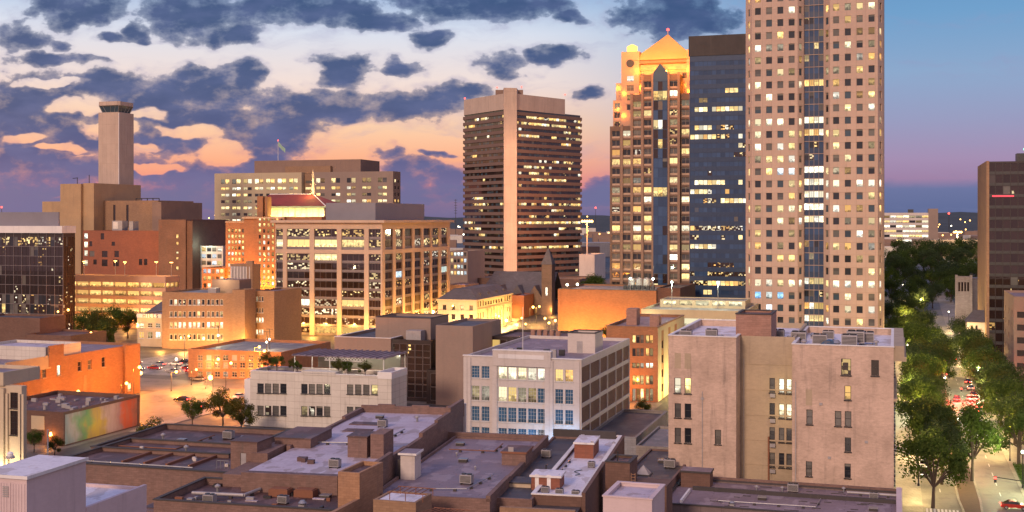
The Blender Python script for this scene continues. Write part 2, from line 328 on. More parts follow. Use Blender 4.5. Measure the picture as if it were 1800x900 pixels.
# ------------------------------------------------------------------ geometry helpers
def K(px): return (px-900)/F
def at(px, py, z):
    """point at height z seen at a pixel of the photo"""
    Y = (H-z)*F/(py-HY); return Vector((K(px)*Y, Y, z))
def atY(px, py, Y): return Vector((K(px)*Y, Y, H-(py-HY)*Y/F))
def zY(py, Y): return H-(py-HY)*Y/F
VA = math.atan2(1573-900, F)                      # the street grid against the view axis
GU, GV = Vector((math.cos(VA), -math.sin(VA))), Vector((math.sin(VA), math.cos(VA)))
def st(s, t_, z=0): return Vector((GU.x*s+GV.x*t_, GU.y*s+GV.y*t_, z))
def gz(t_):
    x = min(max((t_-470)/480, 0), 1); return 17*x*x*(3-2*x)
def gzXY(X, Y): return gz(X*GV.x+Y*GV.y)
class MB:
    def __init__(s): s.v = []; s.f = []; s.m = []
    def face(s, pts, m=0):
        n = len(s.v); s.v += [tuple(p) for p in pts]; s.f.append(tuple(range(n, n+len(pts)))); s.m.append(m)
    def box(s, x0, x1, y0, y1, z0, z1, m=0, top=None):
        a, b, c, d_ = (x0, y0), (x1, y0), (x1, y1), (x0, y1)
        for p, q in ((a, b), (b, c), (c, d_), (d_, a)):
            s.face([(*p, z0), (*q, z0), (*q, z1), (*p, z1)], m)
        s.face([(*a, z1), (*b, z1), (*c, z1), (*d_, z1)], m if top is None else top)
        s.face([(*d_, z0), (*c, z0), (*b, z0), (*a, z0)], m)
        return s
    def prism(s, poly, z0, z1, m=0, top=True):
        n = len(poly)
        for i in range(n):
            p, q = poly[i], poly[(i+1) % n]
            s.face([(*p, z0), (*q, z0), (*q, z1), (*p, z1)], m)
        if top: s.face([(*p, z1) for p in poly], m)
        return s
    def cone(s, cx, cy, z0, z1, r0, r1, n=12, m=0, cap=True, ph=0):
        r = [(math.cos(2*math.pi*i/n+ph), math.sin(2*math.pi*i/n+ph)) for i in range(n)]
        for i in range(n):
            a, b = r[i], r[(i+1) % n]
            pts = [(cx+a[0]*r0, cy+a[1]*r0, z0), (cx+b[0]*r0, cy+b[1]*r0, z0)]
            if r1 > 1e-4: pts += [(cx+b[0]*r1, cy+b[1]*r1, z1), (cx+a[0]*r1, cy+a[1]*r1, z1)]
            else: pts += [(cx, cy, z1)]
            s.face(pts, m)
        if cap and r1 > 1e-4: s.face([(cx+a[0]*r1, cy+a[1]*r1, z1) for a in r], m)
        return s
    def tube(s, p, q, r0, r1=None, n=6, m=0):
        p, q = Vector(p), Vector(q); r1 = r0 if r1 is None else r1
        dd = (q-p).normalized(); a = dd.orthogonal().normalized(); b = dd.cross(a)
        R_ = [a*math.cos(2*math.pi*i/n)+b*math.sin(2*math.pi*i/n) for i in range(n)]
        for i in range(n):
            e, f = R_[i], R_[(i+1) % n]
            s.face([p+e*r0, p+f*r0, q+f*r1, q+e*r1], m)
        s.face([q+e*r1 for e in R_], m); s.face([p+e*r0 for e in reversed(R_)], m)
        return s
    def ball(s, c, r, n=8, m=0, sz=1.):
        c = Vector(c)
        P_ = lambda i, j: c+Vector((r*math.sin(math.pi*i/n)*math.cos(2*math.pi*j/n), r*math.sin(math.pi*i/n)*math.sin(2*math.pi*j/n), -r*sz*math.cos(math.pi*i/n)))
        for i in range(n):
            for j in range(n):
                q = [P_(i, j), P_(i, j+1), P_(i+1, j+1), P_(i+1, j)]
                if i == 0: q = q[1:]
                if i == n-1: q = q[:3]
                s.face(q, m)
        return s
    def wall(s, o, u, L, z0, z1, ops, dep=.25, m=0):
        """one facade with real openings and their reveals"""
        ix, iy = -u[1], u[0]
        Q = lambda x, z, d_=0: (o[0]+u[0]*x+ix*d_, o[1]+u[1]*x+iy*d_, z)
        ops = [op for op in ops if op[0] >= -1e-6 and op[1] <= L+1e-6 and op[3] <= z1+1e-6]
        zs = sorted({round(z, 4) for z in [z0, z1]+[max(op[2], z0) for op in ops]+[op[3] for op in ops]})
        for a, b in zip(zs, zs[1:]):
            if b-a < 1e-3: continue
            mid = (a+b)/2; x = 0
            for op in sorted(o_ for o_ in ops if o_[2] < mid < o_[3]):
                if op[0]-x > 1e-3: s.face([Q(x, a), Q(op[0], a), Q(op[0], b), Q(x, b)], m)
                x = max(x, op[1])
            if L-x > 1e-3: s.face([Q(x, a), Q(L, a), Q(L, b), Q(x, b)], m)
        for op in ops:
            a, b, c, e = op[:4]; c = max(c, z0)
            s.face([Q(a, c), Q(a, c, dep), Q(a, e, dep), Q(a, e)], m); s.face([Q(b, c, dep), Q(b, c), Q(b, e), Q(b, e, dep)], m)
            s.face([Q(a, c), Q(b, c), Q(b, c, dep), Q(a, c, dep)], m); s.face([Q(a, e, dep), Q(b, e, dep), Q(b, e), Q(a, e)], m)
    def mesh(s, name, mats):
        me = bpy.data.meshes.new(name); me.from_pydata(s.v, [], s.f)
        for x in mats: me.materials.append(M[x] if isinstance(x, str) else x)
        me.polygons.foreach_set('material_index', s.m)
        uvl = me.uv_layers.new(name='metres').data
        for p in me.polygons:
            nx, ny, nz_ = p.normal
            if abs(nz_) > .75: f = lambda c: (c[0], c[1])
            else:
                l = math.hypot(nx, ny) or 1; tx, ty = -ny/l, nx/l
                f = lambda c: (c[0]*tx+c[1]*ty, c[2])
            for li, vi in zip(p.loop_indices, p.vertices): uvl[li].uv = f(s.v[vi])
        ul = me.uv_layers.new(name='unit').data
        for p in me.polygons:
            for i, li in enumerate(p.loop_indices): ul[li].uv = ((0, 0), (1, 0), (1, 1), (0, 1))[i % 4]
        me.update(); return me
    def build(s, name, mats, parent=None, loc=None, rz=0):
        if not s.f: return None
        mats = mats if isinstance(mats, (list, tuple)) else [mats]
        o = bpy.data.objects.new(name, s.mesh(name, mats)); COL.objects.link(o)
        if parent: o.parent = parent
        if loc is not None: o.location = loc
        o.rotation_euler.z = rz
        return o
def tag(o, label=None, cat=None, group=None, kind=None):
    if label: o['label'] = label
    if cat: o['category'] = cat
    if group: o['group'] = group
    if kind: o['kind'] = kind
    return o
def empty(name, loc, rz=0, label=None, cat=None, group=None):
    o = bpy.data.objects.new(name, None); COL.objects.link(o); o.location = loc; o.rotation_euler.z = rz; o.empty_display_size = .5
    return tag(o, label, cat, group)
def copy_tree(o, parent=None):
    c = o.copy(); COL.objects.link(c); c.parent = parent
    for ch in list(o.children): copy_tree(ch, c)
    return c
# windows ----------------------------------------------------------
def win_geo(w_, h_, style):
    """frame faces (m=0) and one pane (m=1); local x along the wall, y inward, z up"""
    fr, pn = MB(), MB()
    kind, nx, nz_, b = style
    d0, d1 = 0., .09
    pn.face([(0, d1-.03, 0), (w_, d1-.03, 0), (w_, d1-.03, h_), (0, d1-.03, h_)], 1)
    if b > 0:
        for x0, x1, z0, z1 in ((0, b, 0, h_), (w_-b, w_, 0, h_), (b, w_-b, 0, b), (b, w_-b, h_-b, h_)): fr.box(x0, x1, d0, d1, z0, z1)
        for i in range(1, nx):
            x = w_*i/nx; fr.box(x-b*.4, x+b*.4, d0+.01, d1, b, h_-b)
        for j in range(1, nz_):
            z = h_*j/nz_; fr.box(b, w_-b, d0+.015, d1, z-b*.4, z+b*.4)
    if kind == 'sill': fr.box(-.12, w_+.12, -.42, d1-.05, -.14, -.004)
    if kind == 'spandrel': fr.box(b, w_-b, d0+.02, d1-.01, b, h_*.26)
    if kind == 'sp45': fr.box(b, w_-b, d0+.02, d1-.01, b, h_*.48)
    return fr, pn
WCACHE = {}
def windows(root, o, u, wins, dep, style, fmat='frame_dark', split=False, limit=100, name='window'):
    """wins: (x0,x1,z0,z1,state).  the nearest hundred are parts of their own, the rest one part"""
    ix, iy = -u[1], u[0]; rz = math.atan2(u[1], u[0])
    used = root.get('_nwin', 0)
    lst = []
    for a, b, c, e, stt in wins:
        x, y = o[0]+u[0]*a+ix*dep, o[1]+u[1]*a+iy*dep
        wp = root.matrix_basis @ Vector((x, y, c)) if False else Vector((x, y, c))
        lst.append((x, y, c, b-a, e-c, stt))
    room = max(0, limit-used)
    order = sorted(range(len(lst)), key=lambda i: abs(lst[i][2]-40))
    solo = set(order[:room]); root['_nwin'] = used+len(solo)
    rest = {}
    for i, (x, y, z, w_, h_, stt) in enumerate(lst):
        if i in solo:
            key = (round(w_, 2), round(h_, 2), style, stt, fmat, split)
            if key not in WCACHE:
                fr, pn = win_geo(w_, h_, style)
                if split and fr.f: WCACHE[key] = (fr.mesh(name, [fmat]), MB_mesh(pn, 'pane', [fmat, stt]))
                else:
                    for p, mm in zip(pn.f, pn.m): fr.face([pn.v[k] for k in p], mm)
                    WCACHE[key] = (fr.mesh(name, [fmat, stt]), None)
            me, pm = WCACHE[key]
            ob = bpy.data.objects.new(name, me); COL.objects.link(ob); ob.parent = root; ob.location = (x, y, z); ob.rotation_euler.z = rz
            if pm:
                po = bpy.data.objects.new('pane', pm); COL.objects.link(po); po.parent = ob
        else: rest.setdefault(0, []).append((x, y, z, w_, h_, stt))
    if rest:
        mats = [fmat]; mb = MB()
        cr, sr = math.cos(rz), math.sin(rz)
        for x, y, z, w_, h_, stt in rest[0]:
            if stt not in mats: mats.append(stt)
            fr, pn = win_geo(w_, h_, style)
            for g in (fr, pn):
                for p, mm in zip(g.f, g.m):
                    mb.face([(x+g.v[k][0]*cr-g.v[k][1]*sr, y+g.v[k][0]*sr+g.v[k][1]*cr, z+g.v[k][2]) for k in p], mats.index(stt) if mm else 0)
        tag(mb.build(name, mats, root), kind='stuff')
def MB_mesh(mb, name, mats): return mb.mesh(name, mats)
RNG = random.Random(7)
def pick(p):
    x = RNG.random()
    for k, v in p.items():
        if x < v: return k
        x -= v
    return 'dark'
def G(u0, u1, n, w_, zs, h_):
    """a grid of openings: n columns between u0 and u1, a row at each sill height"""
    return [(u0+(i+.5)*(u1-u0)/n-w_/2, u0+(i+.5)*(u1-u0)/n+w_/2, z, z+h_, r, i) for r, z in enumerate(zs) for i in range(n)]
SASH = ('sill', 1, 2, .09); PLAIN = ('p', 1, 1, .08); PANE = ('p', 1, 1, 0); GRID = ('sill', 2, 4, .09); TWO = ('p', 2, 1, .09)
class Fac:
    def __init__(s, ops, p=None, rows=None, style=PLAIN, fmat='frame_dark', dep=.28, split=False, wins=None, fixed=None, name='window', runs=0.):
        s.runs = runs
        s.ops, s.p, s.rows, s.style, s.fmat, s.dep, s.split, s.name = ops, p or {}, rows or {}, style, fmat, dep, split, name
        s.wins = wins; s.fixed = fixed or {}
    def go(s, root, o, u, L, zmax=1e9):
        src = s.wins if s.wins is not None else s.ops
        ws = []; prev = (None, None)
        for op in src:
            if op[0] < -1e-6 or op[1] > L+1e-6 or op[3] > zmax+1e-6: continue
            r = op[4] if len(op) > 4 else 0
            stt = r if isinstance(r, str) else (s.fixed.get((op[4], op[5])) if len(op) > 5 else None) or (prev[1] if prev[0] == r and RNG.random() < s.runs else pick(s.rows.get(r, s.p)))
            prev = (r, stt)
            ws.append((*op[:4], stt))
        windows(root, o, u, ws, s.dep-.12, s.style, s.fmat, s.split, name=s.name)
class Bld:
    """an Empty at the front-left corner; local x runs along the front, y away from the street, z up"""
    def __init__(s, name, label, cat, pl, Y, pr=None, W=None, pb=None, D=None, vp=1573, group=None, z0=0, left=None):
        s.a = a = math.atan2(vp-900, F); c, sn = math.cos(a), math.sin(a); s.c, s.s = c, sn
        s.X0, s.Y0 = K(pl)*Y, Y
        s.W = W if W else (K(pr)*Y-s.X0)/(c+K(pr)*sn)
        if left is not None: s.D = (K(left)*Y-s.X0)/(sn-K(left)*c)
        elif pb: s.D = s.v(pb)
        else: s.D = D
        s.root = empty(name, (s.X0, s.Y0, z0), -a, label, cat, group)
        s.z0 = z0
    def u(s, px, v=0):
        x, y = s.X0+v*s.s, s.Y0+v*s.c
        return (K(px)*y-x)/(s.c+K(px)*s.s)
    def v(s, px, u=None):
        u = s.W if u is None else u
        x, y = s.X0+u*s.c, s.Y0-u*s.s
        return (K(px)*y-x)/(s.s-K(px)*s.c)
    def Y(s, u=0, v=0): return s.Y0-u*s.s+v*s.c
    def z(s, py, u=0, v=0): return zY(py, s.Y(u, v))-s.z0
    def op(s, x0, y0, x1, y1, stt='dark', v=0, u0=0):
        a, b = s.u(x0, v), s.u(x1, v); m_ = (a+b)/2
        return (a-u0, b-u0, s.z(y1, m_, v), s.z(y0, m_, v), stt)
    def block(s, wm, rm, x0=0, x1=None, y0=0, y1=None, z0=0, z1=10, par=.7, fr=None, rt=None, lf=None, cap=None, name='wall', th=.35):
        x1 = s.W if x1 is None else x1; y1 = s.D if y1 is None else y1
        mb = MB()
        for fac, o, u, L in ((fr, (x0, y0), (1, 0), x1-x0), (rt, (x1, y0), (0, 1), y1-y0), (None, (x1, y1), (-1, 0), x1-x0), (lf, (x0, y1), (0, -1), y1-y0)):
            mb.wall(o, u, L, z0, z1, fac.ops if fac else [], fac.dep if fac else .25)
            if fac: fac.go(s.root, o, u, L, z1)
        zr = z1-par
        a, b, c, e = x0+th, x1-th, y0+th, y1-th
        if par > 0:
            for p, q in (((a, c), (a, e)), ((a, e), (b, e)), ((b, e), (b, c)), ((b, c), (a, c))):
                mb.face([(*p, zr), (*q, zr), (*q, z1), (*p, z1)])
            for P_ in ([(x0, y0), (x1, y0), (b, c), (a, c)], [(x1, y0), (x1, y1), (b, e), (b, c)], [(x1, y1), (x0, y1), (a, e), (b, e)], [(x0, y1), (x0, y0), (a, c), (a, e)]):
                mb.face([(*p, z1) for p in P_])
        wo = mb.build(name, wm, s.root)
        r = MB(); r.face([(a, c, zr), (b, c, zr), (b, e, zr), (a, e, zr)])
        r.build('roof', rm, wo)
        if cap:
            k = MB(); t_ = .1
            for bx in ((x0-t_, x1+t_, y0-t_, y0+th+t_), (x0-t_, x1+t_, y1-th-t_, y1+t_), (x0-t_, x0+th+t_, y0+th+t_, y1-th-t_), (x1-th-t_, x1+t_, y0+th+t_, y1-th-t_)):
                k.box(*bx, z1+.003, z1+.16)
            k.build('coping', cap, wo)
        return wo
    def part(s, name, mat, *boxes, parent=None):
        for b in boxes: o = MB().box(*b).build(name, mat, parent or s.root)
        return o
    def world(s, u, v, z=0):
        return Vector((s.X0+u*s.c+v*s.s, s.Y0-u*s.s+v*s.c, z+s.z0))
def thing(b, name, label, cat, u, v, z, group=None): return empty(name, b.world(u, v, z), -b.a, label, cat, group)
def lamp_light(name, loc, col, watts, parent=None, r=.35):
    l = bpy.data.lights.new(name, 'POINT'); l.energy = watts; l.color = col; l.shadow_soft_size = r
    o = bpy.data.objects.new(name, l); COL.objects.link(o); o.location = loc
    if parent: o.parent = parent
    return o
ORANGE, AMBER, WHITE, GREENW = (1, .30, .025), (1, .46, .09), (1, .78, .42), (.8, 1, .72)
# ------------------------------------------------------------------ the ground
ts = [-80, 60, 150, 250, 350, 420, 470]+list(range(490, 970, 20))+[1100, 1500, 2200, 3200, 5200]
def gstrip(name, mat, s0, s1, t0, t1, lift, kind='structure', edge=0.):
    mb = MB(); tt = [t0]+[x for x in ts if t0 < x < t1]+[t1]
    for a, b in zip(tt, tt[1:]):
        q = [st(s0, a, gz(a)+lift), st(s1, a, gz(a)+lift), st(s1, b, gz(b)+lift), st(s0, b, gz(b)+lift)]
        mb.face(q)
        if edge:
            for i, j in ((0, 3), (2, 1), (1, 0), (3, 2)):
                mb.face([q[i]-Vector((0, 0, edge)), q[j]-Vector((0, 0, edge)), q[j], q[i]])
    return tag(mb.build(name, mat), kind=kind)
gstrip('ground', 'asphalt', -3500, 3500, -80, 5200, 0)
gstrip('avenue', 'roadway', 4.6, 22, 196, 940, .012)
gstrip('pavement', 'paving', 0.1, 4.6, 198, 930, .13, edge=.13)
gstrip('pavement', 'paving', 22, 29.5, 222, 930, .13, edge=.13)
gstrip('cross_street', 'roadway', -3, 60, 196, 214, .016)
gstrip('side_street', 'roadway', -204, -172, 180, 620, .012)
gstrip('cross_street', 'roadway', -330, -60, 300, 322, .016)
gstrip('cross_street', 'roadway', -110, -2, 455, 478, .016)
gstrip('pavement', 'paving', -171.9, -167.5, 240, 299.8, .13, edge=.13)
gstrip('parking_ground', 'roof_gray', -256, -219, 330, 392, .012)
def hump(name, poly, mat, lift):
    mb = MB(); mb.prism([(p.x, p.y) for p in poly], 0, .16)
    o = mb.build(name, mat); o.location.z = lift; return tag(o, kind='structure')
hump('median_kerb', [st(11.2, 211.8), st(12.6, 210.2), st(14.2, 211.8), st(14.6, 226), st(14.6, 440), st(10.6, 440), st(10.6, 226)], 'paving', .004)
hump('median_bed', [st(11.6, 212.4), st(12.6, 211), st(13.8, 212.4), st(14.2, 226), st(14.2, 439), st(11, 439), st(11, 226)], 'mulch', .035)
hump('planting_bed', [st(22.6, 236), st(26, 232), st(28, 240), st(28, 262), st(22.8, 262)], 'grass_strip', .14)
mb = MB()
for t0 in range(232, 470, 9):
    for s_ in (7.9, 18.2):
        a, b = st(s_-.07, t0, gz(t0)+.02), st(s_+.07, t0+3, gz(t0)+.02); c = st(s_+.07, t0, gz(t0)+.02); e = st(s_-.07, t0+3, gz(t0)+.02)
        mb.face([a, c, b, e])
for k in range(9):
    a = 5.1+k*.62
    mb.face([st(a, 215.5, .02), st(a+.35, 215.5, .02), st(a+.35, 218.5, .02), st(a, 218.5, .02)])
for k in range(10):
    a = 15.4+k*.62
    mb.face([st(a, 215.5, .02), st(a+.35, 215.5, .02), st(a+.35, 218.5, .02), st(a, 218.5, .02)])
tag(mb.build('road_marking', 'white_trim'), kind='structure')
mb = MB()
for k in range(17):
    for s_ in (-250, -238.5, -234, -223):
        t0 = 334+k*3
        mb.face([st(s_-2.2, t0, .02), st(s_+2.2, t0, .02), st(s_+2.2, t0+.2, .02), st(s_-2.2, t0+.2, .02)])
tag(mb.build('road_marking', 'white_trim'), kind='structure')
# far hills
rg = random.Random(3)
def ridge(X): return 10*math.sin(X*.0011+1)+7*math.sin(X*.0031)+4*math.sin(X*.009+2)+2*math.sin(X*.027)
mb = MB(); xs = [-4200+i*60 for i in range(141)]
prof = [(2300, -2), (2700, .25), (3200, .55), (3900, .85), (4600, 1.), (5600, .75), (8000, .4)]
hz = lambda X, k: (58+ridge(X+prof[k][0]))*prof[k][1]+rg.uniform(-1.5, 1.5)*(k > 1)
gridp = [[(X, prof[k][0]+60*math.sin(X*.004), hz(X, k)) for X in xs] for k in range(len(prof))]
for k in range(len(prof)-1):
    for i in range(len(xs)-1): mb.face([gridp[k][i], gridp[k][i+1], gridp[k+1][i+1], gridp[k+1][i]])
wallmat('hill_woods', (.02, .03, .035), (.035, .045, .05), big=.02, streak=.1, rough=1.)
tag(mb.build('hills', 'hill_woods'), kind='structure')
# scattered low town between the centre and the hills (a far mass nobody could count)
mb = MB()
for _ in range(260):
    Y = rg.uniform(1000, 2600); X = rg.uniform(-.5, .5)*Y; wx, wy, h_ = rg.uniform(10, 50), rg.uniform(10, 30), rg.uniform(5, 15)
    mb.box(X, X+wx, Y, Y+wy, 0, h_+gzXY(X, Y)*1., 0 if rg.random() < .7 else 1)
tag(mb.build('distant_town', ['brownconc', 'creamwall']), kind='stuff')
mb = MB()
for _ in range(240):
    Y = rg.uniform(900, 3600); X = rg.uniform(-.46, .46)*Y; r = .7*Y/1500+.15
    mb.ball((X, Y, gzXY(X, Y)*1.+rg.uniform(12, 20)+max(0, (Y-2300)*.02)), r, 4, 0 if rg.random() < .75 else 1)
tag(mb.build('distant_lights', ['sodium', 'whitelamp']), kind='stuff')

# ------------------------------------------------------------------ towers
# tall pink tower: two bayed wings either side of a glass slot
b = Bld('office_tower', 'tallest tower, with pink panelled wings either side of a dark glass slot', 'skyscraper', 1308, 452, pr=1553, D=36)
u = b.u
U = [0, u(1322), u(1402), u(1412), u(1412), u(1447), u(1447), u(1459), u(1543), b.W]
V = [5, 0, 0, 3, 4.2, 4.2, 3, 0, 0, 5]
pitch = 4.65; ztop = 152
rows = [z for z in [1.4+pitch*i for i in range(32)] if z+2.5 < ztop]
zr = lambda py: min(range(len(rows)), key=lambda i: abs(rows[i]+1.2-zY(py, 445)))
full = {zr(217): {'bright': .92}, zr(498): {'gold': .3, 'lit': .6}, zr(151): {'bright': .3, 'lit': .3}}
fullR = {zr(323): {'bright': .95}, zr(498): {'bright': .5, 'lit': .45}}
base = {'lit': .2, 'dim': .1, 'gold': .06, 'bright': .02, 'steelbl': .25, 'blind': .03}
mb = MB()
for i in range(9):
    p, q = (U[i], V[i]), (U[i+1], V[i+1])
    L = math.hypot(q[0]-p[0], q[1]-p[1]); uu = ((q[0]-p[0])/L, (q[1]-p[1])/L)
    ops = []; left = i < 4
    if i in (1, 7): ops = G(.1, L-.1, 4, 2.25, rows, 2.65)
    elif i in (0, 2, 6, 8): ops = G(0, L, 1, min(1.9, L*.62), rows, 2.65)
    elif i == 4: ops = G(.05, L-.05, 4, L/4-.12, [z-1.2 for z in rows], pitch-.18)
    mb.wall(p, uu, L, 0, ztop, ops, .4)
    if i == 4:
        lr = {zr(y): {'lit': .5, 'gold': .5} for y in (151, 540, 563, 498)}; lr.update({zr(y): {'bright': .7, 'lit': .3} for y in (217, 303, 323, 346, 368, 388)}); lr[zr(237)] = {'lit': .8}
        Fac(ops, {'bluegl': .75, 'dim': .06, 'part': .05}, lr, ('sp45', 2, 1, .07), 'bluespandrel', dep=.4).go(b.root, p, uu, L)
    else:
        fx = {}
        if i == 1: fx = {(zr(523), 0): 'blue', (zr(523), 1): 'cool', (zr(545), 1): 'cool', (zr(523), 2): 'blue', (zr(295), 2): 'cool', (zr(305), 3): 'cool'}
        Fac(ops, base, full if left else fullR, PLAIN, 'frame_tan', .4, fixed=fx).go(b.root, p, uu, L)
pts = list(zip(U, V))+[(b.W, 40), (0, 40)]
for i in range(9, 12):
    p, q = pts[i], pts[(i+1) % 12]; L = math.hypot(q[0]-p[0], q[1]-p[1]); mb.wall(p, ((q[0]-p[0])/L, (q[1]-p[1])/L), L, 0, ztop, [], .3)
mb.face([(*p, ztop) for p in pts]); mb.build('wall', 'pinkpanel', b.root)

# blue glass tower
b = Bld('office_tower', 'dark blue glass tower with a plain black band round its top', 'skyscraper', 1212, 538, pr=1338, D=30)
zt = b.z(64); zb = b.z(99)
pitch = 4.1; rows = [2+pitch*i for i in range(int((zb-3)/pitch))]
zr = lambda py: min(range(len(rows)), key=lambda i: abs(rows[i]+1.8-zY(py, 535)))
low = {i: {'part': .28, 'speck': .4, 'lit': .02, 'bluegl': .3} for i in range(zr(470))}  # low floors: extra lit panes stand in for reflected city lights
for y, pr_ in ((121, .12), (157, .3), (172, .25), (190, .55), (205, .18), (222, .22), (238, .25), (262, .2), (280, .2), (240, .3)): low[zr(y)] = {'lit': pr_*.8, 'part': pr_*.4, 'bluegl': 1-pr_*1.2}
for y, pr_ in ((318, .45), (334, .6), (350, .55), (400, .5), (416, .45), (440, .6), (500, .6), (515, .5)): low[zr(y)] = {'part': pr_*.7, 'lit': pr_*.4, 'bluegl': 1-pr_*1.1}
ops = G(.3, b.W-.3, 16, (b.W-.6)/16-.1, rows, pitch-.14)
opr = G(.3, 29.7, 12, 29.4/12-.14, rows, pitch-.2)
b.block('bluespandrel', 'roof_dark', z1=zb, par=0, fr=Fac(ops, {'bluegl': .9, 'dim': .04, 'speck': .06}, low, ('sp45', 1, 1, .05), 'bluespandrel', dep=.2, runs=.55))
b.part('crown_band', 'darktrim', (-.35, b.W+.35, -.35, 30.35, zb, zt))
# gold-crowned stepped tower
b = Bld('office_tower', 'stepped tower with a gold floodlit pyramid roof and round corner lanterns', 'skyscraper', 1067, 565, pr=1253, D=42)
Zp = lambda y: zY(y, 560)
rows0 = [4.5*i+3 for i in range(27)]
pw = {'lit': .14, 'gold': .12, 'dim': .12, 'part': .08}
fullrow = {int((zY(478-75, 560)-3)/4.5): {'lit': .8, 'gold': .1}, int((zY(403, 560)-3)/4.5)+0: {'lit': .85}, int((zY(283, 560)-3)/4.5): {'lit': .7}}
def mir(px): return b.u(2*1160-px)
def stepb(pxl, y0, y1, top, wins, name, w_=3.9, par=1., rp=None, wm='towerbrown'):
    x0, x1 = b.u(pxl), mir(pxl); zt_ = Zp(top)
    ops = []
    for c in wins:
        for cc in (b.u(c), mir(c)):
            ops += [(cc-x0-w_/2, cc-x0+w_/2, z, z+3.6, r, 0) for r, z in enumerate(rows0) if z+4 < zt_]
    ops.sort(key=lambda o: (o[2], o[0]))
    f = Fac(ops, rp or pw, fullrow, ('spandrel', 2, 1, .12), 'frame_tan', .55)
    return b.block(wm, 'roof_gray', x0, x1, y0, y1, 0, zt_, par, fr=f, name=name)
stepb(1067, 6, 42, 219, (1077.5, 1097), 'wall')
stepb(1071, 8, 40, 172, (1078,), 'setback', 2.9, wm='salmon')
stepb(1075.5, 9, 39, 141, (), 'setback', wm='salmon')
stepb(1086, 9.6, 36, 108, (1101, 1122), 'setback', 2.9, wm='salmon')
stepb(1107, 3.4, 20, 165, (1117,), 'step_bay')
stepb(1127, 1.7, 20, 131, (1137.5,), 'step_bay')
for px in (1088, 1108, 1128, 1146.2):                                        # thin piers between the window columns
    for uu in (b.u(px), mir(px)):
        top = {1088: 219, 1108: 165, 1128: 131, 1146.2: 131}[px]; y0 = {1088: 5.6, 1108: 3, 1128: 1.3, 1146.2: 1.2}[px]
        b.part('pier', 'brownconc', (uu-.6, uu+.6, y0, y0+1, 0, Zp(top)+.6))
x0, x1 = b.u(1147.6), mir(1147.6); zs = [z-1 for z in rows0 if z+4 < Zp(128)]
ops = G(.1, x1-x0-.1, 3, (x1-x0-.2)/3-.1, zs, 4.3)
rr = {r: {'gold': .8} for r, z in enumerate(zs) if abs(z-Zp(178)) < 2.3}; rr.update({r: {'gold': .9} for r, z in enumerate(zs) if abs(z+1-zY(350, 560)) < 2.3})
mb = MB(); mb.wall((x0, .9), (1, 0), x1-x0, 0, Zp(128), ops, .2); mb.wall((x0, 4), (0, -1), 3.1, 0, Zp(128), []); mb.wall((x1, .9), (0, 1), 3.1, 0, Zp(128), [])
gp, xm = Zp(112), (x0+x1)/2
mb.face([(x0, .9, Zp(128)), (x1, .9, Zp(128)), (xm, .9, gp)]); mb.face([(x1, .9, Zp(128)), (x1, 9, Zp(128)), (xm, 9, gp), (xm, .9, gp)]); mb.face([(x0, 9, Zp(128)), (x0, .9, Zp(128)), (xm, .9, gp), (xm, 9, gp)])
mb.build('glass_bay', 'bluegl', b.root)
Fac(ops, {'bluegl': .6, 'smoke': .2, 'gold': .07, 'lit': .08}, rr, PANE, dep=.2).go(b.root, (x0, .9), (1, 0), x1-x0)
for pl_, pr_ in ((1086, 1118), (1202, 1234)):                                # corner turrets with lanterns
    xa, xb = b.u(pl_), b.u(pr_); xc = (xa+xb)/2
    t_ = b.block('salmon', 'roof_gray', xa, xb, 7.6, 7.6+xb-xa, Zp(219), Zp(86), .8, name='corner_turret',
                 fr=Fac([(xc-xa-1.7, xc-xa+1.7, z, z+2.8, 0, 0) for z in rows0 if Zp(205) < z < Zp(125)], {'lit': .1, 'gold': .15, 'dim': .1}, {}, TWO, 'frame_tan', .4))
    mb = MB(); mb.tube((xc, 7.45, Zp(107)), (xc, 7.7, Zp(107)), 1.9, n=20); mb.build('round_window', 'frame_dark', t_)
    mb = MB(); mb.cone(xc, 7.6+(xb-xa)/2, Zp(86)-.8, Zp(75), 2.6, 2.6, 12); mb.cone(xc, 7.6+(xb-xa)/2, Zp(75), Zp(71), 2.6, .6, 12); mb.build('lantern', 'gold_lantern', t_)
    for k in (0, 1): lamp_light('crown_floodlight', (xc+(-3 if k else 3), 6.9, Zp(168)+k*2), (1, .27, .02), 1200, b.root, .6)
xa, xb = b.u(1110), b.u(1210)
b.part('gable_wall', 'salmon', (xa, xb, 9.2, 33, Zp(120), Zp(108)))
b.part('eave', 'brownconc', (xa-1, xb+1, 8, 34.2, Zp(108), Zp(102)))
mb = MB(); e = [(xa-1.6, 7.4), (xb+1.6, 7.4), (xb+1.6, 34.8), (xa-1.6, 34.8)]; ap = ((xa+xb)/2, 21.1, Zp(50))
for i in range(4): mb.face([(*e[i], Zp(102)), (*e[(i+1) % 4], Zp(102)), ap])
mb.build('pyramid_roof', 'goldlit_roof', b.root)
mb = MB(); mb.tube(ap, (ap[0], ap[1], ap[2]+2), .25); mb.ball((ap[0], ap[1], ap[2]+2.2), .7, 6, 1); mb.build('finial', ['metal', 'beacon'], b.root)
for px in (1112, 1130, 1150, 1170, 1190, 1208):
    lamp_light('roof_floodlight', (b.u(px), -8, Zp(78)), (1, .30, .02), 14000, b.root, .4)
    lamp_light('gable_floodlight', (b.u(px), 5.5, Zp(122)), (1, .27, .02), 1100, b.root, .4)
for px, y, v in ((1079, 186, 7.2), (1090, 200, 7), (1120, 150, 8), (1120, 122, 7), (1202, 150, 8), (1212, 185, 7), (1200, 122, 7), (1145, 121, 7.5), (1175, 121, 7.5), (1079, 150, 8.), (1224, 205, 7)):
    lamp_light('ledge_floodlight', (b.u(px), v-.2, Zp(y)), (1, .27, .02), 1100, b.root, .3)
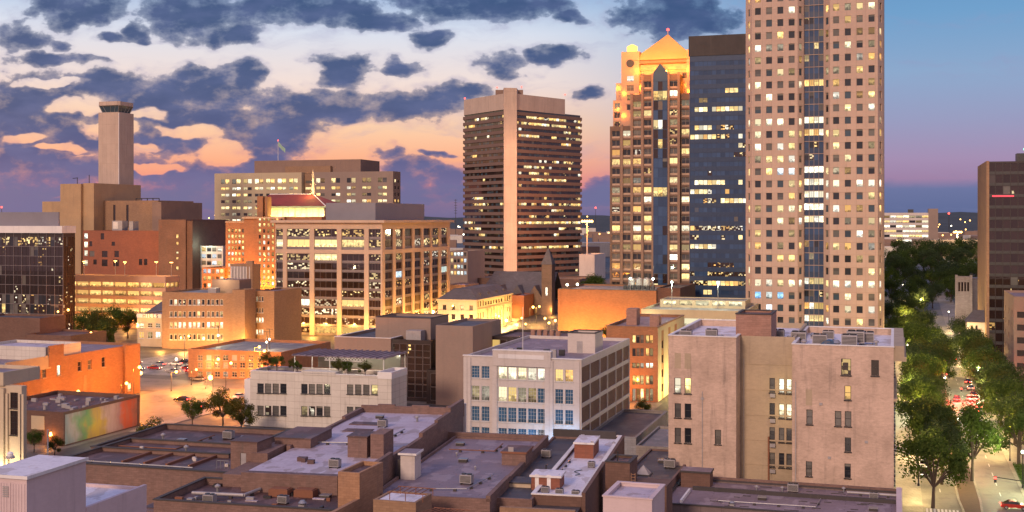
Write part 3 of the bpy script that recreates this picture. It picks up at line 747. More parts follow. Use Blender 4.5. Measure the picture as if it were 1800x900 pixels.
# banded tower
Y0 = 770
pt = [(817, 812), (860, 786), (887, 770), (907, 772), (1020, 818)]
wpts = [Vector((K(p)*y, y)) for p, y in pt]
back = [Vector((K(1010)*884, 884)), Vector((K(830)*874, 874))]
rt = empty('office_tower', (wpts[2].x, wpts[2].y, 0), 0, 'dark tower of stacked bands with one pale full-height shaft', 'skyscraper')
loc = [w_-wpts[2] for w_ in wpts+back]
zc = zY(172, 775); zt = zY(196, 790); pitch = 4.05
def offs(p, q, d_):
    e = (q-p).normalized(); nrm = Vector((e.y, -e.x)); return nrm*d_
n0 = int((zt-2.5)/pitch)
core = MB(); core.prism([tuple(p) for p in loc], 0, zt-.2); core.build('core', 'smoke', rt)
edges = [(0, 1), (1, 2), (3, 4), (4, 5), (5, 6), (6, 0)]
zr = lambda py: round((zY(py, 790)-4.)/pitch)
litrow = {zr(206): .85, zr(218): .9, zr(230): .35, zr(241): .35, zr(280): .4, zr(290): .35, zr(303): .2, zr(316): .75, zr(329): .2, zr(341): .4, zr(352): .6, zr(364): .2, zr(378): .45, zr(389): .85, zr(400): .5, zr(437): .85, zr(460): .12}
for k in range(n0+1):
    z0 = 2+pitch*k; mb = MB()
    for i, j in edges:
        p, q = loc[i], loc[j]; o_ = offs(p, q, 1.0)
        e = (q-p).normalized()
        a, c = p+o_-e*(.7 if i in (0, 4, 5, 6) else .0), q+o_+e*(.7 if j in (4, 5, 6, 0) else .0)
        mb.prism([tuple(a), tuple(c), tuple(q), tuple(p)], z0-2.2, z0-.1 if k else z0)
        mb.face([(*a, z0-2.2), (*p, z0-2.2), (*q, z0-2.2), (*c, z0-2.2)])
    mb.build('floor_band', 'bandconc', rt)
for i, j in edges[:3]:
    p, q = loc[i], loc[j]; e = (q-p).normalized(); L = (q-p).length; nn = max(3, int(L/2.4)); o_ = offs(p, q, .1); ws = []
    for k in range(n0):
        pr_ = litrow.get(k, .06)*(1 if i == 3 else .42); run = 0
        for c in range(nn):
            on = RNG.random() < pr_ if RNG.random() < .42 else run
            run = on
            ws.append((c*L/nn+.06, (c+1)*L/nn-.06, 2.05+pitch*k, 2.05+pitch*k+1.75, RNG.choice(['lit', 'lit', 'gold', 'part']) if on else RNG.choice(['smoke', 'steelbl', 'smoke'])))
    windows(rt, (p.x+o_.x, p.y+o_.y), (e.x, e.y), ws, 0, PANE)
sh = [loc[2]+Vector((-.5, -3)), loc[3]+Vector((.5, -3)), loc[3]+Vector((2.2, 20)), loc[2]+Vector((-1.6, 20))]
mb = MB(); mb.prism([tuple(p) for p in sh], 0, zY(155, 770)); mb.build('shaft', 'capconc', rt)
cap = [loc[0]+Vector((-.6, -.2)), loc[1]+Vector((-.3, -1.6)), loc[2]+Vector((0, -1.7)), loc[3]+Vector((0, -1.7)), Vector((K(993)*808-wpts[2].x, 808-1.6-wpts[2].y)), loc[5]+Vector((-8, -6)), loc[6]]
mb = MB(); mb.prism([tuple(p) for p in cap], zY(194, 775), zY(166, 775)); mb.build('crown_band', 'capconc', rt)
mb = MB(); mb.box(-6, 12, 8, 30, zY(166, 775), zY(157, 775)); mb.build('penthouse', 'brownconc', rt)
mb = MB()
for p in ((loc[0].x, loc[0].y, zY(166, 775)), (-5, 9, zY(156, 775)), (11, 9, zY(155, 775)), (cap[4].x, cap[4].y, zY(165, 790))): mb.tube(p, (p[0], p[1], p[2]+1), .15); mb.ball((p[0], p[1], p[2]+1.2), .6, 5, 1)
mb.build('beacon_lamp', ['metal', 'beacon'], rt)
for dz in (20, 45, 70, 95): lamp_light('shaft_floodlight', (9, -16, dz), (1, .5, .26), 11000, rt, 1)
# dark glass tower at the right edge
b = Bld('office_tower', 'dark glass tower with a bare tan side wall at the right edge', 'skyscraper', 1735.5, 412, W=34, left=1720)
zt = b.z(284)
rows = [3+3.9*i for i in range(17)]
ops = G(.2, b.W-.2, 14, (b.W-.4)/14-.16, rows, 3.75)
b.block('spandrel', 'roof_dark', z1=zt, par=.5, fr=Fac(ops, {'smoke': .93, 'part': .02, 'speck': .05}, {}, ('spandrel', 1, 1, .04), 'darkmetal', .25))
b.part('side_wall', 'tanbrick', (-.3, -.01, -.3, b.D+.3, 0, zt+.2)); b.part('corner_pier', 'tanbrick', (-.3, .6, -.31, -.01, 0, zt+.2))
b.part('reflection_strip', 'red_reflection', (1.6, 8.5, -.06, .1, b.z(346), b.z(343.5)))  # glowing red strip stands in for a reflection in the glass
mb = MB(); mb.box(10, 16, 6, 12, zt, zt+3); mb.build('penthouse', 'darkmetal', b.root)
mb = MB(); mb.tube((12.3, 3, zt), (12.3, 3, zt+4), .12); mb.ball((12.3, 3, zt+4.2), .45, 6, 1); mb.build('beacon_lamp', ['metal', 'greenlamp'], b.root)
b = Bld('low_office', 'brown office block in front of the right-edge glass tower', 'building', 1782, 345, W=25, left=1765)
ops = G(.5, b.D-.5, 3, 2.6, [3+3.7*i for i in range(6)], 1.8)
b.block('brownconc', 'roof_slate', z1=b.z(521), lf=Fac(ops, {'dim': .1, 'smoke': .6}), fr=Fac(G(.5, 24, 8, 2.2, [3+3.7*i for i in range(6)], 1.8), {'smoke': .7, 'lit': .1}))

# white banded block and far right
b = Bld('office_block', 'distant white block with long lit ribbon windows and a tan stair end', 'building', 1553, 1150, pr=1632, D=30)
zt = b.z(374); zs = [zt-5-4.6*i for i in range(6)]
b.block('whitewall', 'roof_gray', z1=zt, fr=Fac(G(0, b.W, 7, b.W/7-.4, zs, 2.3), {'lit': .55, 'bright': .25, 'dim': .1}, style=PANE))
b.part('stair_end', 'tanplaster', (b.W, b.u(1649), -.5, 30, 0, b.z(367)))
b.part('plant_room', 'darkmetal', (b.u(1596), b.u(1606), 8, 16, zt-.7, b.z(368)))
b = Bld('civic_hall', 'distant flat tan hall below a floodlight mast', 'building', 1604, 1020, pr=1724, D=60)
b.block('tanplaster', 'roof_gray', z1=b.z(421))
# ------------------------------------------------------------------ left skyline
b = Bld('control_tower', 'slim pale windowless shaft tower with a flared glazed top', 'tower', 173, 735, pr=209, pb=235)
zt = b.z(198); W_, D_ = b.W, b.D
b.part('shaft', 'capconc', (0, W_, 0, D_, 0, zt))
b.part('edge_strip', 'white_trim', (W_-.25, W_+.08, -.08, .3, 60, zt-.5))
mb = MB(); cx, cy = W_/2, D_/2
q0 = [(1.8, 1.8), (W_-1.8, 1.8), (W_-1.8, D_-1.8), (1.8, D_-1.8)]; q1 = [(.3, .3), (W_-.3, .3), (W_-.3, D_-.3), (.3, D_-.3)]; zh, zk = b.z(186), b.z(179)
for i in range(4): mb.face([(*q0[i], zt), (*q0[(i+1) % 4], zt), (*q1[(i+1) % 4], zh), (*q1[i], zh)])
mb.build('glazed_cab', 'steelbl', b.root)
mb = MB(); mb.prism([(1, -.4), (W_-1, -.4), (W_+.4, 1), (W_+.4, D_-1), (W_-1, D_+.4), (1, D_+.4), (-.4, D_-1), (-.4, 1)], zh, zk); mb.build('cap', 'capconc', b.root)
for i in range(4):
    MB().tube((*q0[i], zt), (*q1[i], zh), .25).build('strut', 'metal', b.root); a, c = Vector((*q0[i], zt)), Vector((*q0[(i+1) % 4], zt)); a2, c2 = Vector((*q1[i], zh)), Vector((*q1[(i+1) % 4], zh))
    for f in (.25, .5, .75): MB().tube(a.lerp(c, f), a2.lerp(c2, f-.08 if f < .5 else f+.08), .16).build('strut', 'metal', b.root)
mb = MB(); mb.ball((cx, cy, zt+1.2), .8, 6); mb.build('cab_lamp', 'whitelamp', b.root)
b = Bld('exchange_building', 'windowless tan blocks stepped round the foot of the shaft tower', 'building', 62, 700, pr=278, D=45)
b.block('goldlit_conc', 'roof_slate', 0, b.u(112), 6, 45, 0, b.z(354))
b.block('goldlit_conc', 'roof_slate', b.u(110), b.u(146), -2, 45, 0, b.z(324))
b.block('goldlit_conc', 'roof_slate', b.u(146), b.u(165), 0, 45, 0, b.z(323))
b.block('tanbrick', 'roof_slate', b.u(165), b.u(262), 9, 45, 0, b.z(353), fr=Fac([b.op(x, 360, x+4, 400, 'smoke', 9, b.u(165)) for x in (199, 222)]))
b.block('brownconc', 'roof_slate', b.u(262), b.u(278), 3, 45, 0, b.z(356))
b.part('roof_frame', 'darkmetal', *[(b.u(x), b.u(x)+.4, 12, 12.4, b.z(354)-1, b.z(349)) for x in (216, 226, 236, 246, 257)], (b.u(216), b.u(257), 12, 12.4, b.z(350), b.z(348.6)))
mb = MB()
for x in (128, 149): mb.tube((b.u(x), 4, b.z(324)), (b.u(x), 4, b.z(313 if x < 140 else 308)), .2)
mb.tube((b.u(120), 4, b.z(314)), (b.u(129), 4, b.z(313)), .18); mb.build('antenna', 'darkmetal', b.root)
b = Bld('brick_exchange', 'big red brick block with a few small windows above the parking deck', 'building', 146, 655, pr=292, D=40)
fx = [b.op(x, y, x+6, y+10, s_) for x, y, s_ in ((148, 410, 'bright'), (148, 425, 'bright'), (148, 440, 'bright'), (148, 457, 'lit'))]+[b.op(x, y, x+w_, y+h_, 'smoke') for x, y, w_, h_ in
    ((177, 410, 6, 11), (157, 424, 5, 9), (196, 425, 6, 7), (157, 441, 9, 10), (179, 441, 10, 11), (201, 441, 8, 11), (164, 456, 6, 9), (179, 456, 10, 12), (199, 456, 10, 12), (244, 455, 6, 11), (253, 455, 6, 11))]
b.block('redbrick', 'roof_brown', 0, b.u(284), 0, 40, 0, b.z(405), fr=Fac([(o[0], o[1], o[2], o[3], o[4]) for o in fx], style=TWO))
b.block('brownbrick', 'roof_brown', b.u(284.5), b.u(332), -3, 40, 0, b.z(386), fr=Fac([b.op(309.5, y, 313.5, y+h_, 'lit', -3, b.u(284.5)) for y, h_ in ((412, 7), (425, 6), (442, 4), (452, 4), (468, 7))]))
b.block('darkbrick', 'roof_brown', b.u(332), b.u(342), -2, 40, 0, b.z(388))
for x, y in ((191, 388), (221, 388)): b.part('roof_plant', 'housing', (b.u(x), b.u(x)+(6.5 if x < 200 else 2.5), 3, 8, b.z(405), b.z(388 if x < 200 else 389)))
b.part('plant_louvre', 'frame_white', (b.u(193), b.u(193)+3, 2.9, 3, b.z(402), b.z(390)))
# parking deck
b = Bld('parking_deck', 'orange lit multi-storey parking deck with open levels behind the park trees', 'parking garage', 90, 560, pr=291, pb=316)
zt = b.z(483); lv = [zt-1.2-3.9*(i+1) for i in range(5)]
nb = 9; mb = MB()
for o, u, L, n in (((0, 0), (1, 0), b.W, nb), ((b.W, 0), (0, 1), b.D, 3)):
    ops = G(.3, L-.3, n, (L-.6)/n-.3, [z for z in lv if z > 0], 2.2); mb.wall(o, u, L, 0, zt, ops, .4)
    windows(b.root, o, u, [(*p[:4], 'garage_glow') for p in ops], .9, PANE, name='open_bay')
mb.wall((b.W, b.D), (-1, 0), b.W, 0, zt, []); mb.build('wall', 'salmon', b.root)
b.part('deck', 'roof_gray', (.4, b.W-.4, .4, b.D-.4, zt-1.1, zt-.9))
for px, v in ((138, 4), (210, 4), (252, 10), (290, 5), (165, 16)):
    u_ = b.u(px)
    o = thing(b, 'deck_lamp', {138: 'lamp post at the glass block end of the orange parking deck', 210: 'tall lamp post near the middle of the orange parking deck', 252: 'lamp post before the brick tower wall on the parking deck', 290: 'bright lamp post at the right end of the parking deck', 165: 'lamp post set back on the orange parking deck'}[px], 'lamp post', u_, v, zt-.9, 'lamp posts on the parking deck')
    mb = MB(); mb.tube((0, 0, 0), (0, 0, 7), .12); mb.build('pole', 'metal', o)
    mb = MB(); mb.box(-.7, .7, -.25, .25, 7, 7.3); mb.build('lamp_head', 'sodium', o); lamp_light('deck_light', (0, 0, 6.6), AMBER, 9000, o)
lamp_light('deck_glow', tuple(b.world(b.u(150), 40, zt+9)), AMBER, 60000)
for px in (140, 175, 210, 245, 280): lamp_light('street_glow', (b.u(px), -9, 3), (1, .40, .06), 5500, b.root, .5)
# glass block, far left
b = Bld('glass_block', 'dark glass office block with a pale flat roof at the left edge', 'building', -60, 520, pr=111, pb=132)
zt = b.z(409); rows = [1.5+4.1*i for i in range(11) if 1.5+4.1*i+4 < zt]
ops = G(.2, b.W-.2, 24, (b.W-.4)/24-.16, rows, 3.95)
nr = len(rows)
fx = {nr-1: {'speck': .5, 'part': .3}, nr-2: {'speck': .12, 'smoke': .8}, 3: {'speck': .3}, 2: {'speck': .35, 'gold': .03}, 1: {'speck': .25}}
b.block('spandrel', 'roof_gray', z1=zt, par=0, fr=Fac(ops, {'smoke': .9, 'speck': .1}, fx, PANE, dep=.14), rt=Fac(G(.2, b.D-.2, 5, (b.D-.4)/5-.16, rows, 3.95), {'smoke': .85, 'speck': .15}, {}, PANE, dep=.14))
b.part('mullion_grid', 'mullion', *[(b.W*i/12-.09, b.W*i/12+.09, -.12, -.02, 0, zt) for i in range(13)], *[(0, b.W, -.14, -.03, z-.2, z-.02) for z in rows])
b.part('roof_edge', 'white_trim', (-1, b.W+.4, -1.2, b.D, zt, b.z(397)))
b.part('roof_house', 'graymetal', (-2, b.u(92), 4, b.D-3, b.z(397), b.z(373)))
# federal block
b = Bld('government_block', 'wide tan office block with paired lit windows, flag and long penthouse', 'building', 377, 850, pr=691, pb=704)
zt = b.z(305); zs = [b.z(318.5+11.2*i) - 2 for i in range(13)]; zs = [z for z in zs if z > 3]
def pairs(px0, px1, n, x0):
    o_ = []
    for r, z in enumerate(zs):
        for i in range(n):
            c = b.u(px0)+(i+.5)*(b.u(px1)-b.u(px0))/n
            for sgn in ((-1, 1)): o_.append((c+sgn*1.75-1.5-x0, c+sgn*1.75+1.5-x0, z, z+(3.2 if r == 0 else 2.0), r, i))
    return o_
b.block('gatecream', 'roof_gray', 0, b.u(530), 0, b.D, 0, zt, fr=Fac(pairs(386, 526, 7, 0), {'lit': .62, 'bright': .18, 'dim': .1}, {3: {'dim': .5, 'smoke': .4, 'lit': .1}, 5: {'dim': .4, 'smoke': .5}}, PANE))
b.block('tanbrick', 'roof_gray', b.u(530), b.u(548), 4, b.D, 0, zt-1, fr=Fac([(1, 6, z, z+1.8, 1, 1) for z in zs], {'lit': .3}, style=PANE))
b.block('tanplaster', 'roof_gray', b.u(548), b.W, 0, b.D, 0, zt, fr=Fac(pairs(550, 686, 5, b.u(548)), {'lit': .5, 'dim': .2, 'gold': .08}, {0: {'lit': .35, 'dim': .3}}, PANE),
        rt=Fac(G(1, b.D-1, 2, 2.4, zs, 2), {'lit': .4}, style=PANE))
b.block('brownconc', 'roof_brown', b.u(437), b.u(625), 8, 40, zt-.8, b.z(283), name='penthouse')
b.part('screen_wall', 'tanbrick', (b.u(495), b.u(575), 5, 9, zt-.8, b.z(294)))
f = thing(b, 'flagpole', 'white flagpole with a green lit flag on the government block roof', 'flagpole', b.u(474), 12, b.z(285))
mb = MB(); mb.tube((0, 0, 0), (0, 0, 15), .22, .12); mb.ball((0, 0, 15.3), .5, 6, 1); mb.build('pole', ['frame_white', 'beacon'], f)
mb = MB()
for i in range(8):
    q = lambda k: (k*.7, .35*math.sin(k*1.1), 14.4-k*.62); a, c = q(i), q(i+1); dz = lambda p: (p[0], p[1], p[2]-3.1)
    mb.face([dz(a), dz(c), c, a]); mb.face([(p[0], p[1]+.03, p[2]) for p in (a, c, dz(c), dz(a))])
mb.build('flag', 'flagcloth', f)
# brick tower with many small windows and the red hip roof beyond the office
b = Bld('brick_tower', 'orange lit brick building with rows of small bright windows beside the glass office', 'building', 391, 600, pr=560, D=40)
zs = [b.z(500)+2.9*i for i in range(12)]
ww = {'lit': .55, 'gold': .28, 'dim': .1}
b.block('orangebrick', 'roof_slate', 0, b.u(426), 3, 40, 0, b.z(388), fr=Fac(G(1, b.u(426)-.5, 5, 1.15, [z for z in zs if z+1.8 < b.z(394)], 1.75), ww, style=PANE))
b.block('orangebrick', 'roof_slate', b.u(426), b.u(451), 1.5, 38, 0, b.z(381))
b.block('orangebrick', 'roof_slate', b.u(451), b.u(500), 0, 40, 0, b.z(381), fr=Fac(G(.6, b.u(500)-b.u(451)-.4, 6, 1.15, zs, 1.75), ww, style=PANE))
b.part('band', 'limestone', (b.u(426)-.2, b.u(500), -.2, 0, b.z(384), b.z(382)), (-.2, b.u(426)-.25, 2.8, 3, b.z(391), b.z(389.5)))
b.part('corner_pier', 'orangebrick', (b.u(443), b.u(453), 5, 9, b.z(385), b.z(345)), (b.u(457), b.u(461), 5, 9, b.z(385), b.z(346)))
b.block('orangebrick', 'roof_slate', b.u(500), b.u(575, 8), 2, 40, 0, b.z(381))
for px in (400, 420, 455, 478): lamp_light('wall_floodlight', (b.u(px), -7, b.z(503)), ORANGE, 18000, b.root, .8)
b = Bld('roof_pavilion', 'floodlit yellow storey under a dark red hip roof with a gilded spire', 'pavilion', 453, 612, pr=571, D=24, z0=zY(383, 610))
zt = b.z(366); b.block('limestone', 'roof_dark', z1=zt, par=0)
mb = MB(); n = 11
for i in range(n+1):
    c = .5+(b.W-1)*i/n; mb.box(c-.35, c+.35, -.35, 0, 0, zt-.3)
mb.build('pilaster', 'limestone', b.root)
b.part('cornice', 'copper', (-.9, b.W+.9, -.9, 24.9, zt, zt+1))
mb = MB(); z1 = zt+1; r0, r1 = b.u(464, 6), b.u(541, 6); zr_ = b.z(341); e = [(-1, -1), (b.W+1, -1), (b.W+1, 25), (-1, 25)]
mb.face([(*e[0], z1), (*e[1], z1), (r1, 12, zr_), (r0, 12, zr_)]); mb.face([(*e[1], z1), (*e[2], z1), (r1, 12, zr_)]); mb.face([(*e[2], z1), (*e[3], z1), (r0, 12, zr_), (r1, 12, zr_)]); mb.face([(*e[3], z1), (*e[0], z1), (r0, 12, zr_)])
mb.build('hip_roof', 'redtile', b.root)
mb = MB(); mb.tube((r0, 12, zr_), (r1, 12, zr_), .3); mb.tube((r1, 12, zr_), (b.W+1, -1, z1), .28); mb.build('ridge', 'white_trim', b.root)
mb = MB(); mb.cone(r1, 12, zr_, zr_+2, 1.3, .8, 8); mb.cone(r1, 12, zr_+2, zr_+9, .8, .5, 8); mb.cone(r1, 12, zr_+9, zr_+13, .9, .0, 8); mb.tube((r1-2, 12, zr_+5), (r1+2, 12, zr_+5), .2); mb.build('spire', 'limestone', b.root)
for i in range(7): lamp_light('eave_floodlight', (1+(b.W-2)*i/6, -3.2, .6), (1, .72, .22), 3800, b.root, .3)
for dz in (2, 7): lamp_light('spire_floodlight', (r1, 8, zr_+dz), (1, .62, .2), 2600, b.root, .3)
# piered glass office
b = Bld('glass_office', 'glass office with salmon piers and a wide flat cornice in the middle left', 'building', 484, 520, pr=672, pb=791)
zt = b.z(389); zc = b.z(402); zb1, zb0 = b.z(438), b.z(445)
fl = 3.95; z2 = [zb1, zb1+(zc-zb1)/2]; h2 = (zc-zb1)/2-.12
nlo = 9; hl = zb0/nlo; zl = [hl*i for i in range(nlo)]
fr_edges = [b.u(x) for x in (484, 497, 504, 544, 552, 592, 600, 640, 648, 671.8)]
bays = [(fr_edges[0]+.3, fr_edges[1]), (fr_edges[2], fr_edges[3]), (fr_edges[4], fr_edges[5]), (fr_edges[6], fr_edges[7]), (fr_edges[8], b.u(669))]
rpx = [677, 691, 696, 708, 712, 725, 729, 741, 745, 757, 760, 772, 776, 787]
rb = [(b.v(rpx[i]), b.v(rpx[i+1])) for i in range(0, 14, 2)]
def wl(bays, hot):
    o_ = []; w_ = []
    for x0, x1 in bays:
        o_ += [(x0, x1, 0, zb0), (x0, x1, zb1, zc)]
        for i, z in enumerate(zl+z2):
            h_ = hl-.1 if i < nlo else h2
            p = hot.get(i, {'part': .1, 'speck': .25})
            w_.append((x0+.02, x1-.02, z+.03, z+h_, pick({**p}) if RNG.random() < .999 else 'smoke'))
    return o_, [(a, c, d_, e, 'smoke' if s_ == 'dark' else s_) for a, c, d_, e, s_ in w_]
hotf = {9: {'lit': .7, 'part': .3}, 3: {'part': .4, 'lit': .5}, 1: {'part': .4, 'speck': .3, 'lit': .15}, 0: {'gold': .6, 'part': .3}, 2: {'part': .4, 'speck': .3}, 8: {'part': .45, 'lit': .25, 'speck': .2}, 10: {'part': .4, 'speck': .3}}
of, wf = wl(bays, hotf); orr, wr = wl(rb, {9: {'part': .4, 'speck': .2}, 0: {'gold': .2, 'part': .4}, 3: {'part': .35}, 1: {'part': .25, 'speck': .3}, 8: {'part': .2, 'speck': .2}, 6: {'cool': .1, 'speck': .2}})
CUR = ('spandrel', 4, 1, .1); CUR2 = ('spandrel', 2, 1, .1)
mb = MB()
for o, u, L, ops, wins, sty in (((0, 0), (1, 0), b.W, of, wf, CUR), ((b.W, 0), (0, 1), b.D, orr, wr, CUR2)):
    mb.wall(o, u, L, 0, zt, ops, .7); windows(b.root, o, u, wins, .5, sty, 'mullion')
mb.wall((b.W, b.D), (-1, 0), b.W, 0, zt, []); mb.wall((0, b.D), (0, -1), b.D, 0, zt, []); wo = mb.build('wall', 'piercream', b.root)
b.part('cornice', 'piercream', (-1.6, b.W+1.6, -1.6, b.D+1.6, zt-.6, zt+.5))
b.part('roof', 'roof_gray', (-1, b.W+1, -1, b.D+1, zt+.5, zt+.55), parent=wo)
b.block('graymetal', 'roof_gray', b.u(573, 12), b.u(660, 12), 12, b.D-12, zt+.4, b.z(357, 0, 12), name='penthouse')
for i, x in enumerate((520, 560, 610, 655)): lamp_light('base_light', (b.u(x), -6, 4), AMBER, 9000, b.root, .6)
for i in range(5): lamp_light('base_light', (b.W+6, 5+i*(b.D-10)/4, 5), AMBER, 11000, b.root, .6)
# tan five-storey office
b = Bld('brick_office', 'tan five storey office with four rows of white framed windows', 'building', 285, 462, pr=412, D=26)
zt = b.z(513); 
grp = []
for r, y in enumerate((526, 547, 566, 587)):
    for g0 in (298, 331, 363.5):
        for i in range(4): x = g0+i*7.7; grp.append((*b.op(x, y, x+5.4, y+10.5)[:4], r, int(g0)+i))
b.block('tanbrick', 'roof_gray', 0, b.u(412), 0, 26, 0, zt, fr=Fac(grp, {'lit': .2, 'dim': .15, 'steelbl': .2}, {2: {'lit': .45, 'bright': .25}, 0: {'lit': .3, 'part': .3}}, ('sill', 1, 1, .16), 'frame_white'))
b.block('tanbrick', 'roof_gray', b.u(412), b.u(441, 3), -1.5, 6.5, 0, b.z(506), name='stair_tower')
x0 = b.u(444.3, 8); wing = [b.op(445+i*4.8, y, 448.6+i*4.8, y+9, s_, 8, x0) for y, ss in ((521, ['dark', 'dim', 'dark', 'dark']), (541, ['dark']*4), (558, ['bright', 'lit', 'bright', 'bright']), (579, ['lit', 'bright', 'bright', 'lit'])) for i, s_ in enumerate(ss)]
b.block('tanbrick', 'roof_slate', x0, b.u(482, 8), 8, 30, 0, b.z(508, 0, 8), fr=Fac(wing, style=('sill', 1, 1, .14), fmat='frame_white'))
b.part('plant_room', 'brownconc', (b.u(350), b.u(399), 9, 18, zt-1, b.z(492)))
b.part('roof_unit', 'housing', (b.u(358), b.u(372), 3, 6, zt-1, zt+1.6))
lamp_light('roof_light', (b.u(372), 5, zt+5), WHITE, 2200, b.root, .3)
for px in (300, 340, 375, 400): lamp_light('base_light', (b.u(px), -7, 3.5), AMBER, 5500, b.root, .5)
for px in (440, 470): lamp_light('base_light', (b.u(px), -4, 4), AMBER, 6500, b.root, .5)
o = thing(b, 'pipe_tower', 'stack of lit vertical ducts on the roof behind the tan office', 'ducts', b.u(330), 30, 12)
mb = MB()
for i in range(7): mb.cone(1.2+i*1.4, 0, 0, zY(466, 500)-12, .6, .6, 8)
mb.build('duct', 'whitewall', o); mb = MB(); mb.box(0, 11, 1, 6, 0, zY(462, 500)-12); mb.box(8, 11, -.5, 1, 0, zY(456, 500)-12); mb.build('casing', 'tanbrick', o)
lamp_light('duct_light', (5, -4, 3), AMBER, 2500, o)
# small lettered building
b = Bld('lettered_shop', 'small cream two storey building with lettered parapet left of the tan office', 'shop', 241, 470, pr=284.5, D=20)
zt = b.z(551)
ops = [(*b.op(x, y, x+9, y+h_)[:4], r, c) for r, (y, h_) in enumerate(((568, 8), (583, 12))) for c, x in enumerate((244, 259, 273))]
b.block('limestone', 'roof_slate', z1=zt, fr=Fac(ops, {'lit': .4, 'dim': .5}, {}, ('sill', 2, 2, .16), 'frame_white'))
b.part('parapet_sign', 'white_trim', (b.u(241), b.W, -.25, 0, b.z(558), b.z(551.5)))
tc = bpy.data.curves.new('lettering', 'FONT'); tc.body = 'H I L L S'; tc.size = 2.0; tc.extrude = .06; tc.align_x = 'CENTER'
to = bpy.data.objects.new('lettering', tc); COL.objects.link(to); to.parent = b.root; to.location = (b.u(265), -.33, b.z(557.4)); to.rotation_euler = (R(90), 0, 0); tc.materials.append(M['darktrim'])
bpy.context.view_layer.update()
lm = bpy.data.meshes.new_from_object(to); lo = bpy.data.objects.new('lettering', lm); COL.objects.link(lo); lo.parent = b.root; lo.location = to.location; lo.rotation_euler = to.rotation_euler; bpy.data.objects.remove(to); lo.name = 'lettering'
lamp_light('sign_light', (b.u(262), -4, b.z(552)), AMBER, 1700, b.root)
b = Bld('slate_house', 'purple slate roofed house behind the lettered parapet', 'house', 258, 500, pr=287, D=14)
b.block('brownbrick', 'roof_slate', z1=b.z(550), par=0)
mb = MB(); zz = b.z(550); mb.face([(-.5, -.5, zz), (b.W+.5, -.5, zz), (b.W+.5, 7, zz+4.5), (2.5, 7, zz+4.5)]); mb.face([(-.5, -.5, zz), (2.5, 7, zz+4.5), (-.5, 14.5, zz)]); mb.face([(b.W+.5, 14.5, zz), (-.5, 14.5, zz), (2.5, 7, zz+4.5), (b.W+.5, 7, zz+4.5)]); mb.face([(b.W+.5, -.5, zz), (b.W+.5, 14.5, zz), (b.W+.5, 7, zz+4.5)])
mb.build('pitched_roof', 'slate', b.root)
# low orange building with pale roof and lamps
b = Bld('low_brick_shop', 'low orange brick building with a pale lamp-lit roof before the glass office', 'shop', 331, 378, pr=494, D=34)
zt = b.z(613); ops = [(*b.op(x, y, x+9.5, y+10)[:4], r, c) for r, y in enumerate((624, 637, 653)) for c, x in enumerate((347, 362, 377, 391.5, 407, 421, 436, 452))]
b.block('orangebrick', 'roof_gray', z1=zt, fr=Fac(ops, {'blind': .5, 'dim': .3, 'gold': .1}, {2: {'gold': .3, 'dim': .3}}, ('sill', 2, 2, .13), 'frame_tan'), par=.9)
for px, v in ((469, 6), (474, 14), (384, 20)):
    o = thing(b, 'roof_lamp', {469: 'white lamp on a short dark pole at the edge of the low orange roof', 474: 'taller lamp pole further back on the low orange roof', 384: 'lamp pole by the office on the low orange roof'}[px], 'lamp post', b.u(px, v), v, zt-.9, 'lamp poles on the low orange roof')
    mb = MB(); mb.tube((0, 0, 0), (0, 0, 6.4), .12); mb.box(-1.2, 1.2, -.1, .1, 6.4, 6.55); mb.build('pole', 'darkmetal', o); mb = MB(); mb.ball((0, -.1, 3.2), .33, 6); mb.build('lamp_head', 'whitelamp', o); lamp_light('pole_light', (0, -.8, 3.3), (1, .86, .5), 1500, o)
lamp_light('wall_lamp', (b.u(370), -3, 4.6), (1, .5, .14), 2200, b.root); lamp_light('wall_lamp', (b.u(450), -4, 4), ORANGE, 3500, b.root)
# long orange lit brick wall building (its street side runs away from us)
P0 = st(-207, 236); b = Bld('brick_warehouse', 'long brick warehouse wall glowing orange with small windows at the left', 'warehouse', -120, 300, W=30, D=30)
b.root.location = st(-237, 236); b.X0, b.Y0 = b.root.location.x, b.root.location.y; b.D = 59
ops = []
for px, y, h_, s_ in ((32, 656, 12, 'smoke'), (54, 651, 17, 'bright'), (77.5, 648, 17, 'smoke'), (103.5, 642, 19, 'bright'), (140, 636, 17, 'smoke'), (157.5, 633, 17, 'smoke'), (182, 628, 18, 'smoke'), (228, 674, 14, 'lit')):
    v0 = b.v(px-3.2); v1 = b.v(px+3.2); Yc = b.Y(b.W, v0); ops.append((v0, v1, zY(y+h_, Yc), zY(y, Yc), s_))
b.block('orangebrick', 'roof_slate', 0, 30, 0, 59, 0, 14.2, rt=Fac(ops, style=('sill', 1, 2, .12), fmat='frame_tan'))
b.part('pilaster', 'orangebrick', (30, 30.7, 51, 52, 0, 14.6), (30, 30.4, b.v(84), b.v(110), 12, 17.4))
b.part('sign_band', 'gatecream', (30, 30.3, 4, b.v(88), 11.6, 14.9))
b.part('infill', 'tanbrick', (30, 30.06, b.v(71), b.v(86), 3.2, 6.4), (30, 30.06, b.v(146), b.v(152), 4, 8))
b.block('creamwall', 'roof_pale', 8, 29, 20, 34, 13.3, 17, name='roof_house')
b = Bld('brick_hall', 'dark brick hall with flat roof behind the orange warehouse', 'building', -40, 440, pr=150, D=50)
b.block('brownbrick', 'roof_dark', 0, b.u(70), 0, 14, 0, b.z(556)); b.block('brownbrick', 'roof_brown', b.u(70)+.01, b.W, -8, 12, 0, b.z(580))
